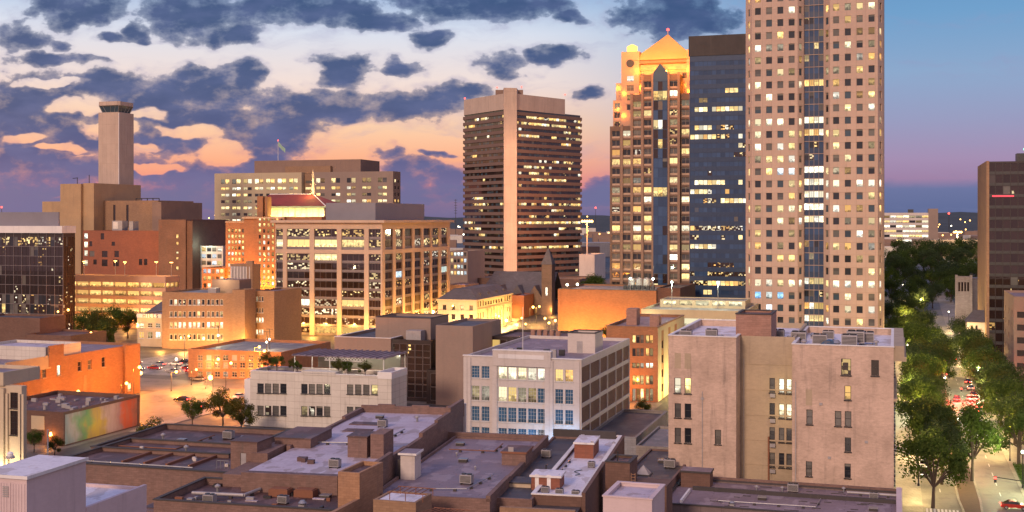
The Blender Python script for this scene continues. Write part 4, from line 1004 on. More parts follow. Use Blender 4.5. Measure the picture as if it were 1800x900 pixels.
# mural building
b = Bld('mural_building', 'low dark brick building whose street wall carries a rainbow streaked mural', 'shop', 30, 270, pr=110, D=30)
b.root.location = st(-198, 220); b.X0, b.Y0 = b.root.location.x, b.root.location.y; b.W = 24; b.D = b.v(246)
b.block('darkbrick', 'roof_brown', 0, 24, 0, b.D, 0, 7.5, .9, fr=Fac([(4, 7, 1, 4, 'dim'), (9, 13, 1, 3.2, 'gold')], style=TWO))
v0 = b.v(113)
b.part('mural', 'mural_paint', (24, 24.05, .4, b.D-1.2, .3, 6.9))
b.part('notice_board', 'gatecream', (15.5, 19, -.12, 0, 3.4, 6.4))
mb = MB(); mb.cone(20.8, -.25, 2.2, 3, .35, .2, 8); mb.build('wall_lamp', 'sodium', b.root); lamp_light('wall_light', (20.8, -1, 2.2), ORANGE, 500, b.root)
for v, col in ((4, (1, .8, .5)), (12, (1, .75, .45)), (20, (1, .55, .25)), (28, (1, .4, .15))): lamp_light('mural_light', (29.5, v, 4.5), col, 800, b.root, .4)
rr_ = random.Random(5)
mb = MB()
for i in range(26):
    x, y = rr_.uniform(2, 22), rr_.uniform(6, b.D-3); mb.box(x, x+rr_.uniform(.4, 1.6), y, y+rr_.uniform(.4, 1.4), 6.62, 6.62+rr_.uniform(.3, 1.))
mb.build('roof_plant', 'housing', b.root)
# fluted facade at the left edge
b = Bld('stone_facade', 'cream stone facade with deep fluted bay at the left edge', 'building', -60, 236, pr=38, pb=47)
zt = b.z(674); ops = [b.op(18, 690, 31.5, 718, 'smoke'), b.op(18, 722, 31.5, 765, 'smoke')]
b.block('limestone', 'roof_slate', z1=zt, fr=Fac([(o[0], o[1], max(o[2], .2), o[3], o[4]) for o in ops], style=GRID))
b.part('pilaster', 'limestone', *[(b.u(x), b.u(x)+1., -.7, 0, 0, zt-.5) for x in (-50, -36, -22, -8, 3)], *[(b.u(x), b.u(x)+.5, -.4, 0, 0, zt-1.5) for x in (12, 34, 40)])
b.block('limestone', 'roof_slate', -1, b.u(9), -.5, 10, zt-.01, b.z(651), name='attic')
lamp_light('facade_uplight', (b.u(8), -2.5, 1), (1, .86, .5), 1400, b.root); lamp_light('facade_uplight', (b.u(36), -3, 1), (1, .86, .5), 1200, b.root)
# ------------------------------------------------------------------ middle ground
# cream building with rooftop garden
b = Bld('garden_roof_building', 'cream two storey building with planted roof terrace and pergola', 'building', 440, 289, pr=688, D=24, pb=715)
zt = b.z(652)
ops = []
for y, h_ in ((674, 17), (713, 17)):
    for g0, g1 in ((452.5, 506), (529.5, 583), (610, 667)):
        for i in range(4): x = g0+i*(g1-g0)/4; ops.append(b.op(x, y+(x-452)*.012, x+11, y+h_+(x-452)*.012, 'blind' if RNG.random() < .35 else 'dark'))
ops = [(*o[:4], {11: 'gold', 13: 'part', 16: 'dim', 17: 'part'}.get(i, o[4])) for i, o in enumerate(ops)]
b.block('creamwall', 'roof_slate', z1=zt, fr=Fac(ops, style=('sill', 1, 3, .09), fmat='frame_dark', split=True), cap='white_trim')
b.part('side_pier', 'white_trim', (-2.2, -.02, 1, 3, 0, b.z(668)))
b.block('white_trim', 'roof_pale', b.u(664), b.W+.12, -.12, b.D, zt-.5, zt+1.1, name='corner_parapet')
b.part('roof_step', 'creamwall', (b.u(530), b.u(590), -.1, 4, zt-.3, zt+.55))
g = thing(b, 'pergola', 'steel pergola with pale flat canopy on the garden terrace', 'pergola', b.u(528, 8), 5, zt-.7)
gw, gd = b.u(683, 8)-b.u(528, 8), 13
for i in range(6):
    for y in (0, gd): MB().box(gw*i/5-.1, gw*i/5+.1, y, y+.2, 0, 4.2).build('post', 'frame_white', g)
mb = MB(); mb.box(-.6, gw+.4, -.4, gd+.5, 4.2, 4.4)
for i in range(15): mb.box(gw*i/14-.08, gw*i/14+.08, -.9, gd+.8, 4.4, 4.65)
mb.build('canopy', 'roof_slate', g)
mb = MB(); n = 13
for i in range(n):
    a, c = gw*.35+(gw*.45)*i/n, gw*.35+(gw*.45)*(i+1)/n
    mb.tube((a, -.3, 3.4), (c, -.3, 4.15), .07); mb.tube((a, -.3, 4.15), (c, -.3, 3.4), .07)
mb.tube((gw*.35, -.3, 3.4), (gw*.8, -.3, 3.4), .08); mb.build('truss', 'frame_white', g)
mb = MB(); mb.box(.2, gw*.97, gd-1, gd-.8, 0, 4.1); mb.build('glazed_back', 'garage_pale' if False else 'blind', g)
for x in (.35, .6, .85): lamp_light('terrace_light', (gw*x, gd*.5, 3.3), (1, .88, .6), 1100, g, .3)
# dark glass building with tan slab
b = Bld('glass_annex', 'modern dark glass building with a plain tan slab end behind the garden terrace', 'building', 588, 335, pr=757, D=26)
zt = b.z(592); x0 = b.u(687)
b.block('tanplaster', 'roof_dark', 0, x0, 0, 30, 0, zt, cap='white_trim')
ops = G(.2, b.W-x0-.2, 5, (b.W-x0-.4)/5-.1, [1+3.7*i for i in range(8)], 3.55)
fx = {7: {'part': .9}, 6: {'dim': .95}, 5: {'dim': .6, 'smoke': .4}, 4: {'smoke': .9, 'part': .1}}
b.block('spandrel', 'roof_dark', x0+.01, b.W, .3, 30, 0, zt-.2, fr=Fac(ops, {'smoke': .92, 'speck': .08}, fx, ('p', 1, 2, .06), 'mullion', .15))
b.block('tanplaster', 'roof_dark', b.u(660, 8), b.u(757, 8), 8, 22, zt-.8, b.z(556, 0, 8), name='penthouse', cap='darktrim')
b.part('roof_unit', 'housing', (b.u(716, 5), b.u(742, 5), 4, 7.5, zt-.8, zt+2))
sw = b.u(831, -4)
b.block('tanplaster', 'roof_dark', b.u(766, -4), sw, -4, 20, 0, b.z(571, b.W, -4), name='slab_end')
ops = G(.1, b.u(766, -3)-b.W-.1, 2, 1.6, [1+3.7*i for i in range(6)], 3.55)
b.block('spandrel', 'roof_dark', b.W+.01, b.u(766, -4)-.01, -3, 10, 0, b.z(650, b.W, -3), fr=Fac(ops, {'smoke': .9, 'lit': .1}, {}, ('p', 1, 1, .06), 'mullion', .15))
z3 = b.z(592, sw, 10); x1 = b.u(1003, 12)
ops = G(.2, x1-sw-.4, 11, 2.3, [1+3.9*i for i in range(6)], 3.7)
b.block('spandrel', 'roof_brown', sw+.01, x1, 12, 34, 0, z3, fr=Fac([o for o in ops if o[3] < z3-.6], {'smoke': .85, 'gold': .08}, {}, ('p', 1, 1, .06), 'mullion', .15), name='rear_wing')
for k in range(5):
    x = b.u(933+k*11, 15); b.part('roof_chimney', 'pentbrick', (x, x+1.1, 15, 16.1, z3-.6, z3+1.7))
# pale office with blue light, four rows of gridded windows
b = Bld('white_block', 'pale grey four storey block with gridded windows and brown brick side', 'office building', 815, 243, pr=1022, pb=1107)
zt = b.z(633, b.W)
ops = []; rows_ = ((646, 19.5), (679, 24), (715, 24), (751.5, 26), (787, 26))
lit_top = {(0, 2): 'bright', (0, 3): 'bright', (0, 4): 'bright', (0, 5): 'bright', (0, 6): 'bright', (0, 7): 'lit', (0, 8): 'lit', (1, 2): 'bright', (1, 3): 'gold', (1, 4): 'dim', (1, 5): 'dim', (1, 1): 'dim', (1, 0): 'dim'}
sp = {}
for r, (y, h_) in enumerate(rows_):
    for c, x in enumerate((829.5, 847, 876.5, 893.5, 911, 928.5, 945.5, 976.5, 994)):
        yy = y+(x-829)*.043-(2 if r == 0 else 0); ww_ = 13.6 if c < 2 or c > 6 else 14.6
        ops.append((*b.op(x-.5, yy-1, x-.5+ww_, yy+h_+.6)[:4], r, c))
b.block('whitewall', 'roof_slate', z1=zt, fr=Fac([o for o in ops if o[2] > 0], {'bluepane': .95, 'dim': .05}, {}, ('sill', 3, 4, .045), 'frame_white', .35, True, fixed=lit_top),
        rt=Fac([(b.v(p)+.25, b.v(q)-.25, z-3.2, z, 'x') for p, q in zip((1022, 1038, 1055, 1068.5, 1083, 1095), (1038, 1055, 1068.5, 1083, 1095, 1106.6)) for z in [zt-1.5-4.0*i for i in range(5)]], wins=[], dep=.22))
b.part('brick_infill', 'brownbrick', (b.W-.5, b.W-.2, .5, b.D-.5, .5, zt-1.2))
for x in (815.5, 822, 866, 958, 966, 1013): b.part('pilaster', 'whitewall', (b.u(x), b.u(x)+(.75 if x not in (866, 958) else 1.0), -.3, -.002, 0, zt-.3))
b.block('whitewall', 'roof_slate', b.u(867), b.u(969), -.42, 1, zt-1.7, b.z(617, 12), .3, name='raised_parapet', cap='white_trim')
b.part('tablet', 'white_trim', (b.u(877), b.u(957), -.5, -.42, b.z(630.5, 12), b.z(623, 12)))
b.part('coping', 'white_trim', (-.15, b.u(866.5), -.2, .5, zt, zt+.2), (b.u(969.5), b.W+.1, -.2, .5, zt, zt+.2))
b.block('whitewall', 'roof_dark', b.u(998, 18), b.u(1046, 18), 18, 25, zt-1, b.z(586, 20, 18), .4, name='stair_house', cap='darktrim')
b.part('door', 'housing', (b.u(1014, 18), b.u(1024, 18), 17.93, 18, zt-.7, zt+1.8))
lamp_light('blue_uplight', (b.u(1003), -3.2, b.z(792, 20)), (.2, .55, 1), 2600, b.root, .5); lamp_light('blue_uplight', (b.u(940), -3.2, b.z(790, 20)), (.4, .68, 1), 900, b.root, .5)
f = thing(b, 'flagpole', 'bare thin flagpole on the roof of the pale grey block', 'flagpole', b.u(919, 5), 5, zt-.7)
mb = MB(); mb.tube((0, 0, 0), (0, 0, 10.5), .09, .06); mb.build('pole', 'frame_white', f); mb = MB(); mb.box(-1, 1, -.6, .6, 0, .5); mb.build('base', 'housing', f)
for i, (px, v) in enumerate(((878, 8), (893, 9), (908, 8), (938, 10), (955, 9), (968, 7), (982, 12))):
    b.part('roof_plant', 'housing' if i % 2 else 'darkmetal', (b.u(px, v), b.u(px, v)+1.1, v, v+1.1, zt-.7, zt+.5+(i % 3)*.3))
# brown brick building with the yellow lit side
b = Bld('brick_block', 'brown brick five storey block with its yellow lit side wall', 'building', 1066, 330, pr=1156, pb=1203)
zt = b.z(573); ops = []
for y, h_, row_ in ((589, 14, (0, 2)), (612, 14, (0, 1)), (638, 9, (1, 3)), (660, 16, (2, 1)), (683, 22, (1, 1))):
    for gx, s_ in ((1111.5, row_[0]), (1135, row_[1])):
        for i in range(3 if gx < 1130 else 2):
            ops.append(b.op(gx+i*7, y, gx+i*7+6, y+h_, ['dark', 'dim', 'gold', 'bright'][s_] if RNG.random() < .8 else 'lit'))
ops += [(max(o[0]-16, .3), max(o[0]-16, .3)+3, *o[2:]) for o in ops[:0]]
rz_ = [(b.v(px), b.v(px+3), z, z+2.2, 'smoke') for px in (1163, 1175, 1186) for z in [2+4*i for i in range(4)]]
b.block('orangebrick', 'roof_slate', z1=zt, fr=Fac(ops, style=PLAIN), rt=Fac(rz_, style=PLAIN), cap='tanbrick')
b.part('side_render', 'gatecream', (b.W, b.W+.03, .05, b.D-.05, zt-1.4, zt-.2), *[(b.W, b.W+.03, b.v(p), b.v(q), 0, zt-1.41) for p, q in ((1156.5, 1162.5), (1166.5, 1174.5), (1178.5, 1185.5), (1189.5, 1202))])
b.part('stair_house', 'pentbrick', (b.u(1101, 12), b.u(1119, 12), 12, 17, zt-.7, b.z(543, 4, 12)), (b.u(1142, 8), b.u(1158, 8), 8, 12, zt-.7, b.z(554, 9, 8)))
for v in (4, 10, 16, 22, 28): lamp_light('alley_light', (b.W+6, v, 3), (1, .76, .26), 4200, b.root, .4)
lamp_light('street_glow', (b.u(1110), -7, 5), ORANGE, 5200, b.root, .4)
# pale lit garage with roof deck
b = Bld('parking_deck', 'pale green-lit parking deck with open top level behind the brown brick block', 'parking garage', 1127, 405, pr=1310, D=40)
zt = b.z(543)
b.block('gatecream', 'roof_gray', z1=zt, fr=Fac(G(.3, b.W-.3, 5, (b.W-.6)/5-.9, [zt-5.2-4.4*i for i in range(3)], 2.4), wins=None, p={'garage_pale': 1}, style=PANE, dep=.8, name='open_bay'))
b.block('gatecream', 'roof_gray', b.u(1160, 20), b.u(1310, 20), 20, 36, zt-.7, b.z(527, 10, 20), .3, fr=Fac(G(.5, b.u(1310, 20)-b.u(1160, 20)-.5, 5, 4.6, [zt+.1], 1.7), p={'garage_pale': 1}, style=PANE, dep=.8, name='open_bay'), name='upper_ramp')
for px, v in ((1181, 14), (1262, 16)):
    o = thing(b, 'deck_lamp', 'lamp pole with cool white head %s of the pale parking deck' % ('at the left' if px < 1200 else 'at the right'), 'lamp post', b.u(px, v), v, zt-.7, 'lamp poles on the pale parking deck')
    mb = MB(); mb.tube((0, 0, 0), (0, 0, 9), .13); mb.build('pole', 'metal', o); mb = MB(); mb.ball((0, 0, 9.2), .42, 6); mb.build('lamp_head', 'coollamp', o); lamp_light('deck_light', (0, -.6, 8.6), (.9, 1, .66), 5200, o)
lamp_light('deck_glow', (b.u(1140), -5, zt-4), (1, .86, .45), 2500, b.root)
# orange lit blank brick hall
b = Bld('brick_hall', 'blank brick hall washed orange from the street, greenish lamps on its roof', 'building', 982, 507, pr=1154, D=42)
zt = b.z(508)
b.block('orangebrick', 'roof_gray', z1=zt, cap='darktrim'); b.block('darkbrick', 'roof_dark', b.W+.01, b.u(1195), 1, 40, 0, zt+1.2, name='rear_wall')
b.part('pilaster', 'orangebrick', (-.3, 1, -.2, 0, 0, zt), (b.W-1.2, b.W-.05, -.2, 0, 0, zt))
for i, px in enumerate((1000, 1030, 1065, 1100, 1135)): lamp_light('street_glow', (b.u(px), -8.5, 3), (1, .42, .07), (14000, 9000, 8000, 7000, 8000)[i], b.root, .6)
for i, (px, v, hgt, mm, col) in enumerate(((997, 3, 2, 'whitelamp', WHITE), (1015, 4, 2.2, 'whitelamp', WHITE), (1108, 14, 4.5, 'coollamp', GREENW), (1148, 14, 4.5, 'coollamp', WHITE))):
    o = thing(b, 'roof_lamp', ('glaring white floodlight at the left corner of the orange brick hall', 'second white floodlight right of the corner one on the orange brick hall', 'greenish lamp beside the roof tanks of the orange brick hall', 'lamp pole near the right end of the orange brick hall roof')[i], 'floodlight', b.u(px, v), v, zt-.7, 'lamps on the orange brick hall')
    mb = MB(); mb.tube((0, 0, 0), (0, 0, hgt), .14); mb.build('pole', 'metal', o); mb = MB(); mb.ball((0, 0, hgt+.4), .55, 6); mb.build('lamp_head', mm, o); lamp_light('roof_light', (0, 0, hgt+1.3), col, 2600, o)
o = thing(b, 'roof_tanks', 'row of pale cylindrical tanks on the orange brick hall roof', 'tanks', b.u(1104, 22), 22, zt-.7)
for i in range(3): mb = MB(); mb.cone(1.6+i*3.3, 0, 0, 4.4, 1.5, 1.5, 12); mb.cone(1.6+i*3.3, 0, 4.4, 5, 1.5, .3, 12); mb.build('tank', 'housing', o)
mb = MB()
for x in range(-1, 12, 2): mb.box(x, x+1.4, -5, -3, 0, 1.8)
mb.build('cooler', 'darkmetal', o)
# classical building
b = Bld('stone_hall', 'yellow lit classical stone hall with columned side and grey hipped roof', 'public building', 770, 530, pr=838, pb=900)
zt = b.z(526); D_ = b.D
def vq(p): return b.v(p)
fo = G(1, b.W-.5, 4, 1.7, [1.2, 5.6, 9.6], 2.4); ro = [(vq(p), vq(p+1.9), z, z+2.5, 'smoke' if RNG.random() < .8 else 'gold') for p in (839.5, 844, 848.5, 887, 891, 895) for z in (1.4, 6, 11.2)]+[(vq(853+i*4.6), vq(853+i*4.6+2.6), 11.3, 13, 'smoke') for i in range(7)]
b.block('limestone', 'roof_dark', z1=zt, par=.3, fr=Fac(fo, {'smoke': .75, 'gold': .2}, style=PLAIN), rt=Fac(ro, style=PLAIN))
b.part('cornice', 'limestone', (-.6, b.W+.6, -.6, -.002, zt-.5, zt+.1), (b.W+.002, b.W+.7, -.6, D_+.6, zt-.5, zt+.1), (-.3, b.W+.3, -.3, -.003, 9.9-.5, 9.9-.1), (b.W+.003, b.W+.3, -.3, D_, 9.9, 10.3))
mb = MB()
for i in range(6): v = vq(856)+(vq(884)-vq(856))*i/5; mb.cone(b.W+.75, v, 0, 9.8, .55, .45, 10)
mb.build('column', 'limestone', b.root)
mb = MB(); e = [(-.3, -.3), (b.W+.3, -.3), (b.W+.3, D_+.3), (-.3, D_+.3)]; r_ = [(5, 6), (b.W-5, 6), (b.W-5, D_-6), (5, D_-6)]; z1, z2_ = zt+.12, zt+4.4
for i in range(4): mb.face([(*e[i], z1), (*e[(i+1) % 4], z1), (*r_[(i+1) % 4], z2_), (*r_[i], z2_)])
mb.face([(*p, z2_) for p in r_]); mb.build('hip_roof', 'slate', b.root)
for i in range(4):
    v = 8+i*(D_-16)/3; b.part('dormer', 'slate', (b.W-4.2, b.W-1.4, v, v+1.8, zt+.8, zt+2.6))
for v in (3, 12, 22, 32, 42): lamp_light('facade_light', (b.W+5, v, 3.2), (1, .7, .2), 6000, b.root, .4)
lamp_light('facade_light', (b.W*.5, -6, 4), (1, .74, .3), 4500, b.root, .4)
b = Bld('brick_annex', 'narrow orange brick building just right of the stone hall', 'building', 897, 585, pr=921, D=20)
b.block('redbrick', 'roof_slate', z1=b.z(519)); lamp_light('wall_light', (3, -4, 4), AMBER, 5500, b.root)
# gothic church hall
b = Bld('gothic_church', 'dark stone church with steep slate roofs and a pointed tower', 'church', 838, 610, pr=968, D=26)
zt = b.z(528); b.block('gothic', 'roof_dark', z1=zt, par=0, fr=Fac([b.op(927, 0+506, 930.5, 520, 'smoke')] if False else [], style=PLAIN))
mb = MB(); zr_ = b.z(478); mb.face([(-1, -1, zt), (b.W, -1, zt), (b.W, 13, zr_), (5.5, 13, zr_)]); mb.face([(-1, -1, zt), (5.5, 13, zr_), (-1, 27, zt)]); mb.face([(b.W, 27, zt), (-1, 27, zt), (5.5, 13, zr_), (b.W, 13, zr_)]); mb.build('slate_roof', 'slate', b.root)
for px in (880, 910, 940):
    x = b.u(px, -1); mb = MB(); a = 5.2; zz, zp = b.z(528), b.z(500)
    mb.face([(x-a, -1.5, zz), (x+a, -1.5, zz), (x, -1.5, zp)]); mb.face([(x+a, -1.5, zz), (x+a, 9, zz), (x, 9, zp), (x, -1.5, zp)]); mb.face([(x-a, 9, zz), (x-a, -1.5, zz), (x, -1.5, zp), (x, 9, zp)])
    mb.build('gable', 'gothic' if px != 910 else 'slate', b.root); b.part('gable_wall', 'gothic', (x-a, x+a, -1.5, 0, 0, zz))
xa, xb = b.u(952, -4), b.u(970, -4); zz = b.z(463)
b.block('gothic', 'roof_dark', xa, xb, -4, 2, 0, zz, 0, fr=Fac([b.op(958.5, 505, 962.5, 520, 'bright', -4, xa)], style=PLAIN), name='tower')
mb = MB(); xm, ym = (xa+xb)/2, -1; q = [(xa-.3, -4.3), (xb+.3, -4.3), (xb+.3, 2.3), (xa-.3, 2.3)]
for i in range(4): mb.face([(*q[i], zz), (*q[(i+1) % 4], zz), (xm, ym, b.z(432))])
mb.ball((xm, ym, b.z(432)), .3, 5); mb.build('spire', 'slate', b.root)
lamp_light('wall_light', (b.u(975), -5, 5), AMBER, 2600, b.root)
# red floodlit base and low blocks beyond
for i, (nm, lb, cat, pl, Y, pr, D_, y, wm, rm) in enumerate((
    ('low_office', 'pale low building seen in the gap left of the banded tower', 'building', 790, 690, 822, 30, 441, 'tanplaster', 'roof_gray'),
    ('low_office', 'pink flat roofed building right of the glass office', 'building', 786, 600, 818, 20, 500, 'salmon', 'roof_pale'),
    ('plinth_building', 'dark red plinth building under the banded tower', 'building', 820, 705, 1019, 40, 488, 'brownbrick', 'roof_dark'),
    ('white_shed', 'white shed at the foot of the tall orange lamp mast', 'shed', 1018, 760, 1045, 30, 447, 'whitewall', 'roof_gray'),
    ('market_hall', 'pale teal lit glass hall between the brick block and the orange tower', 'hall', 343, 640, 392, 25, 432, 'whitewall', 'roof_white'),
    ('brick_annex', 'small brick annex below the teal lit hall', 'building', 355, 605, 395, 18, 470, 'orangebrick', 'roof_slate'))):
    b = Bld(nm, lb, cat, pl, Y, pr=pr, D=D_)
    fr = Fac(G(.5, b.W-.5, 5, b.W/5-.8, [b.z(y)-3-3.6*k for k in range(4)], 2.2), {'cool': .5, 'lit': .2, 'gold': .1}, style=PANE) if i in (0, 4, 5) else None
    b.block(wm, rm, z1=b.z(y), fr=fr)
    if i == 4: lamp_light('hall_light', (b.W*.5, -5, b.z(y)+1), (.6, 1, .85), 2500, b.root, .8)
    if i == 5: lamp_light('wall_light', (b.W*.5, -5, 5), ORANGE, 7000, b.root, .8)
# church and house among the trees on the right
b = Bld('stone_church', 'grey stone church tower with louvred belfry among the avenue trees', 'church', 1681, 520, pr=1707, D=10)
zt = b.z(487); b.block('stone_gray', 'roof_dark', z1=zt, fr=Fac([(*b.op(1684.5+i*5.2, 496, 1688+i*5.2, 512)[:4], 'smoke') for i in range(4)], style=PLAIN, dep=.5))
b.part('buttress', 'stone_gray', (-.5, .6, -.6, 0, 0, zt+1), (b.W-.6, b.W+.5, -.6, 0, 0, zt+1))
b.block('slate', 'slate', b.u(1707.5), b.u(1735), 2, 14, 0, b.z(489), 0, name='nave')
lamp_light('tower_light', (b.W/2, -7, 14), (1, .85, .7), 900, b.root)
b = Bld('gabled_house', 'pale house with a blue-grey pitched roof below the stone church', 'house', 1700, 420, pr=1732, D=9)
zt = b.z(566); b.block('whitewall', 'roof_dark', z1=zt, par=0, fr=Fac([(*b.op(1706+i*9, y, 1709.5+i*9, y+7)[:4], 'dark') for i in range(2) for y in (572, 590)], style=SASH))
mb = MB(); mb.face([(-.5, -.5, zt), (b.W+.5, -.5, zt), (b.W+.5, 4.5, zt+4), (2.5, 4.5, zt+4)]); mb.face([(-.5, -.5, zt), (2.5, 4.5, zt+4), (-.5, 9.5, zt)]); mb.face([(b.W+.5, 9.5, zt), (-.5, 9.5, zt), (2.5, 4.5, zt+4), (b.W+.5, 4.5, zt+4)]); mb.build('pitched_roof', 'steelbl' if False else 'slate', b.root)

# ------------------------------------------------------------------ beige block beside the avenue
b = Bld('brick_loft', 'big beige painted brick block with two wings, white roof and scattered small windows', 'apartment building', 1175, 198, pr=1571, D=33)
zl_, zr_ = b.z(590), b.z(608, b.u(1480)); xl, xr = b.u(1294), b.u(1392.5)
wl_ = [b.op(1185.5, 664, 1197, 691, 'bright'), b.op(1203.5, 664.5, 1215, 692, 'lit'), b.op(1186, 709, 1197, 734), b.op(1203.5, 709.5, 1215, 735), b.op(1186, 752, 1197, 778), b.op(1203.5, 752.5, 1215, 779), b.op(1256.5, 755.5, 1267.5, 781)]
b.block('beigebrick', 'roof_white', 0, xl, 0, 33, 0, zl_, 1.1, fr=Fac(wl_, style=SASH, split=True, dep=.3), cap='white_trim')
cw = []
for y, ss in ((664.5, ('dark', 'bright', 'bright')), (708.5, ('dark', 'bright', 'lit')), (751, ('dark', 'dark', 'dark')), (795.5, ('dark', 'dark', 'dark'))):
    for i, x in enumerate((1352.5, 1369, 1382.2)): cw.append(b.op(x, y+i, x+9.5, y+i+25.5, ss[i], 5.5, xl))
b.block('beigerender', 'roof_white', xl+.01, xr-.01, 5.5, 33, 0, b.z(590, xl, 5.5), .9, fr=Fac(cw, style=SASH, split=True, dep=.3), name='recessed_wall')
mb = MB()
for y in (640, 685, 730, 774, 817):
    z = b.z(y, xl+5, 5.5); mb.box(xl+.02, xr-.02, 5.42, 5.497, z-.12, z+.12)
mb.build('string_course', 'beigerender', b.root)
for i, (x, y) in enumerate(((1355, 690), (1355, 734), (1355, 777), (1355, 822))):
    z = b.z(y, 12, 5.5); b.part('air_conditioner', 'housing', (b.u(x, 5.5)-.1, b.u(x, 5.5)+.75, 4.95, 5.49, z-.55, z+.05))
b.part('conduit', 'housing', (b.u(1398), b.u(1398)+.12, -.16, -.02, 6, zr_-6), (b.u(1300), b.u(1300)+.1, 5.34, 5.49, 6, zl_-4), (b.u(1234), b.u(1234)+.12, -.16, -.02, 8, zl_-9))
b.part('wall_vent', 'housing', *[(b.u(x), b.u(x)+.5, -.12, -.01, b.z(y), b.z(y)+.4) for x, y in ((1440, 700), (1520, 760), (1232, 700), (1455, 790))])
b.part('downpipe', 'rust', (b.u(1351, 5.5)-.1, b.u(1351, 5.5)+.15, 5.2, 5.45, 4, b.z(765, 12, 5.5)))
wr_ = [b.op(1478.5, 630.5, 1496, 659.5, 'part'), b.op(1531.5, 633, 1545, 660.5, 'smoke'), b.op(1484.5, 678, 1496, 703, 'gold'), b.op(1417.5, 720, 1428.5, 746, 'blind'), b.op(1467.5, 722.5, 1479, 749, 'blind'), b.op(1485, 723, 1496.5, 749.5, 'blind'),
       b.op(1485, 769, 1496, 794), b.op(1416.5, 811, 1427.5, 837), b.op(1484.5, 815, 1495.5, 840.5)]
u0 = xr; wr_ = [(o[0]-u0, o[1]-u0, *o[2:]) for o in wr_]
rtw = G(1, 32, 8, 1.2, [4.5+4.1*i for i in range(6)], 2.2)
b.block('beigebrick', 'roof_white', xr, b.W, 0, 33, 0, zr_, 1.1, fr=Fac(wr_, style=SASH, split=True, dep=.3), rt=Fac(rtw, {'lit': .3, 'dim': .3}, style=SASH), name='right_wing', cap='white_trim')
b.part('bricked_opening', 'beigerender', *[(*[b.u(x), b.u(x+11)], -.015, .1, b.z(y+27), b.z(y)) for x, y in ((1186, 620), (1203.5, 620), (1416.5, 674))])
b.block('pentbrick', 'roof_brown', b.u(1294, 6), b.u(1356, 6), 5.6, 15, b.z(590, xl, 5.5)-.9, b.z(552.5, 12, 6), .3, name='lift_house', cap='darktrim')
zc_ = zr_; b.part('cornice', 'beigerender', (b.W+.02, b.W+1.9, .3, 33.2, zc_-2.2, zc_-1.5), (b.W+.02, b.W+1.6, .35, 33.1, zc_-1.5, zc_+.2), (b.W+.02, b.W+.5, .3, 33, zc_-8.5, zc_-8.1))
lamp_light('window_spill', (b.u(1375, 5.5), 3.6, b.z(676, 12, 4)), (1, .8, .35), 90, b.root); lamp_light('window_spill', (b.u(1375, 5.5), 3.6, b.z(722, 12, 4)), (1, .8, .35), 80, b.root)
LOFT = (b, zl_-1.1, zr_-1.1)
# ------------------------------------------------------------------ roof furniture, built once and copied
def unit_proto():
    o = empty('rooftop_unit', (0, 0, 0)); mb = MB()
    mb.box(-.9, .9, -.6, .6, .25, 1.45); mb.build('housing', 'housing', o)
    mb = MB(); mb.cone(-.4, 0, 1.45, 1.6, .38, .38, 12); mb.cone(.45, 0, 1.45, 1.6, .38, .38, 12); mb.build('fan_cowl', 'darkmetal', o)
    mb = MB()
    for x in (-.8, .7): mb.box(x, x+.1, -.62, .62, 0, .25)
    mb.build('rail', 'darkmetal', o)
    mb = MB()
    for i in range(6): mb.box(-.8, .8, -.63, -.605, .4+i*.16, .48+i*.16)
    mb.build('grille', 'darkmetal', o); return o
def vent_proto():
    o = empty('roof_vent', (0, 0, 0)); mb = MB(); mb.cone(0, 0, 0, .8, .2, .2, 10); mb.build('pipe', 'metal', o); mb = MB(); mb.cone(0, 0, .75, .95, .42, .42, 10); mb.cone(0, 0, .95, 1.2, .42, .05, 10); mb.build('cowl', 'housing', o); return o
def fan_proto():
    o = empty('exhaust_fan', (0, 0, 0)); mb = MB(); mb.box(-.45, .45, -.45, .45, 0, .35); mb.build('curb', 'housing', o); mb = MB(); mb.cone(0, 0, .35, .6, .35, .6, 12); mb.cone(0, 0, .6, .95, .6, .3, 12); mb.build('hood', 'metal', o); return o
PROTO = {'unit': unit_proto(), 'vent': vent_proto(), 'fan': fan_proto()}
USED = set()
CAT = {'unit': ('rooftop unit', 'rooftop air units'), 'vent': ('roof vent', 'roof vents'), 'fan': ('exhaust fan', 'roof exhaust fans')}
def furn(kind, p, label, rz=-VA, s=1.):
    o = PROTO[kind] if kind not in USED else copy_tree(PROTO[kind])
    USED.add(kind); o.location = p; o.rotation_euler.z = rz; o.scale = (s, s, s)
    return tag(o, label, *CAT[kind])
lb, z1, z2 = LOFT
for kind, px, v, z, l, s in (('unit', 1206, 5, z1, 'dark air unit at the left corner of the beige block roof', 1.1), ('unit', 1251, 8, z1, 'air unit in the middle of the left wing roof of the beige block', 1.1), ('fan', 1267, 4, z1, 'low dark fan by the wing edge on the beige block', 1.2),
    ('unit', 1367, 16, z2, 'air unit nearest the lift house on the beige block roof', 1.3), ('fan', 1388, 14, z2, 'round fan beside the lift house air unit on the white roof', 1.2), ('unit', 1404, 12, z2, 'tall air unit left of the roof dome on the beige block', 1.4), ('vent', 1413, 6, z2, 'vent pipe at the front edge of the right wing roof', 1.2),
    ('unit', 1441, 10, z2, 'air unit just left of the shiny dome on the right wing', 1.3), ('unit', 1456, 20, z2, 'air unit far back behind the shiny dome', 1.1), ('fan', 1470, 8, z2, 'fan just right of the shiny dome on the right wing', 1.3), ('unit', 1493, 9, z2, 'dark air unit in the cluster right of the dome', 1.4),
    ('unit', 1504, 13, z2, 'tallest air unit in the cluster right of the dome', 1.6), ('unit', 1523, 15, z2, 'boxy air unit nearest the street cornice on the white roof', 1.4), ('vent', 1540, 10, z2, 'vent pipe near the street cornice of the beige block', 1.1), ('fan', 1430, 22, z2, 'fan far back on the white roof', 1.1)):
    furn(kind, lb.world(lb.u(px, v), v, z), l, s=s)
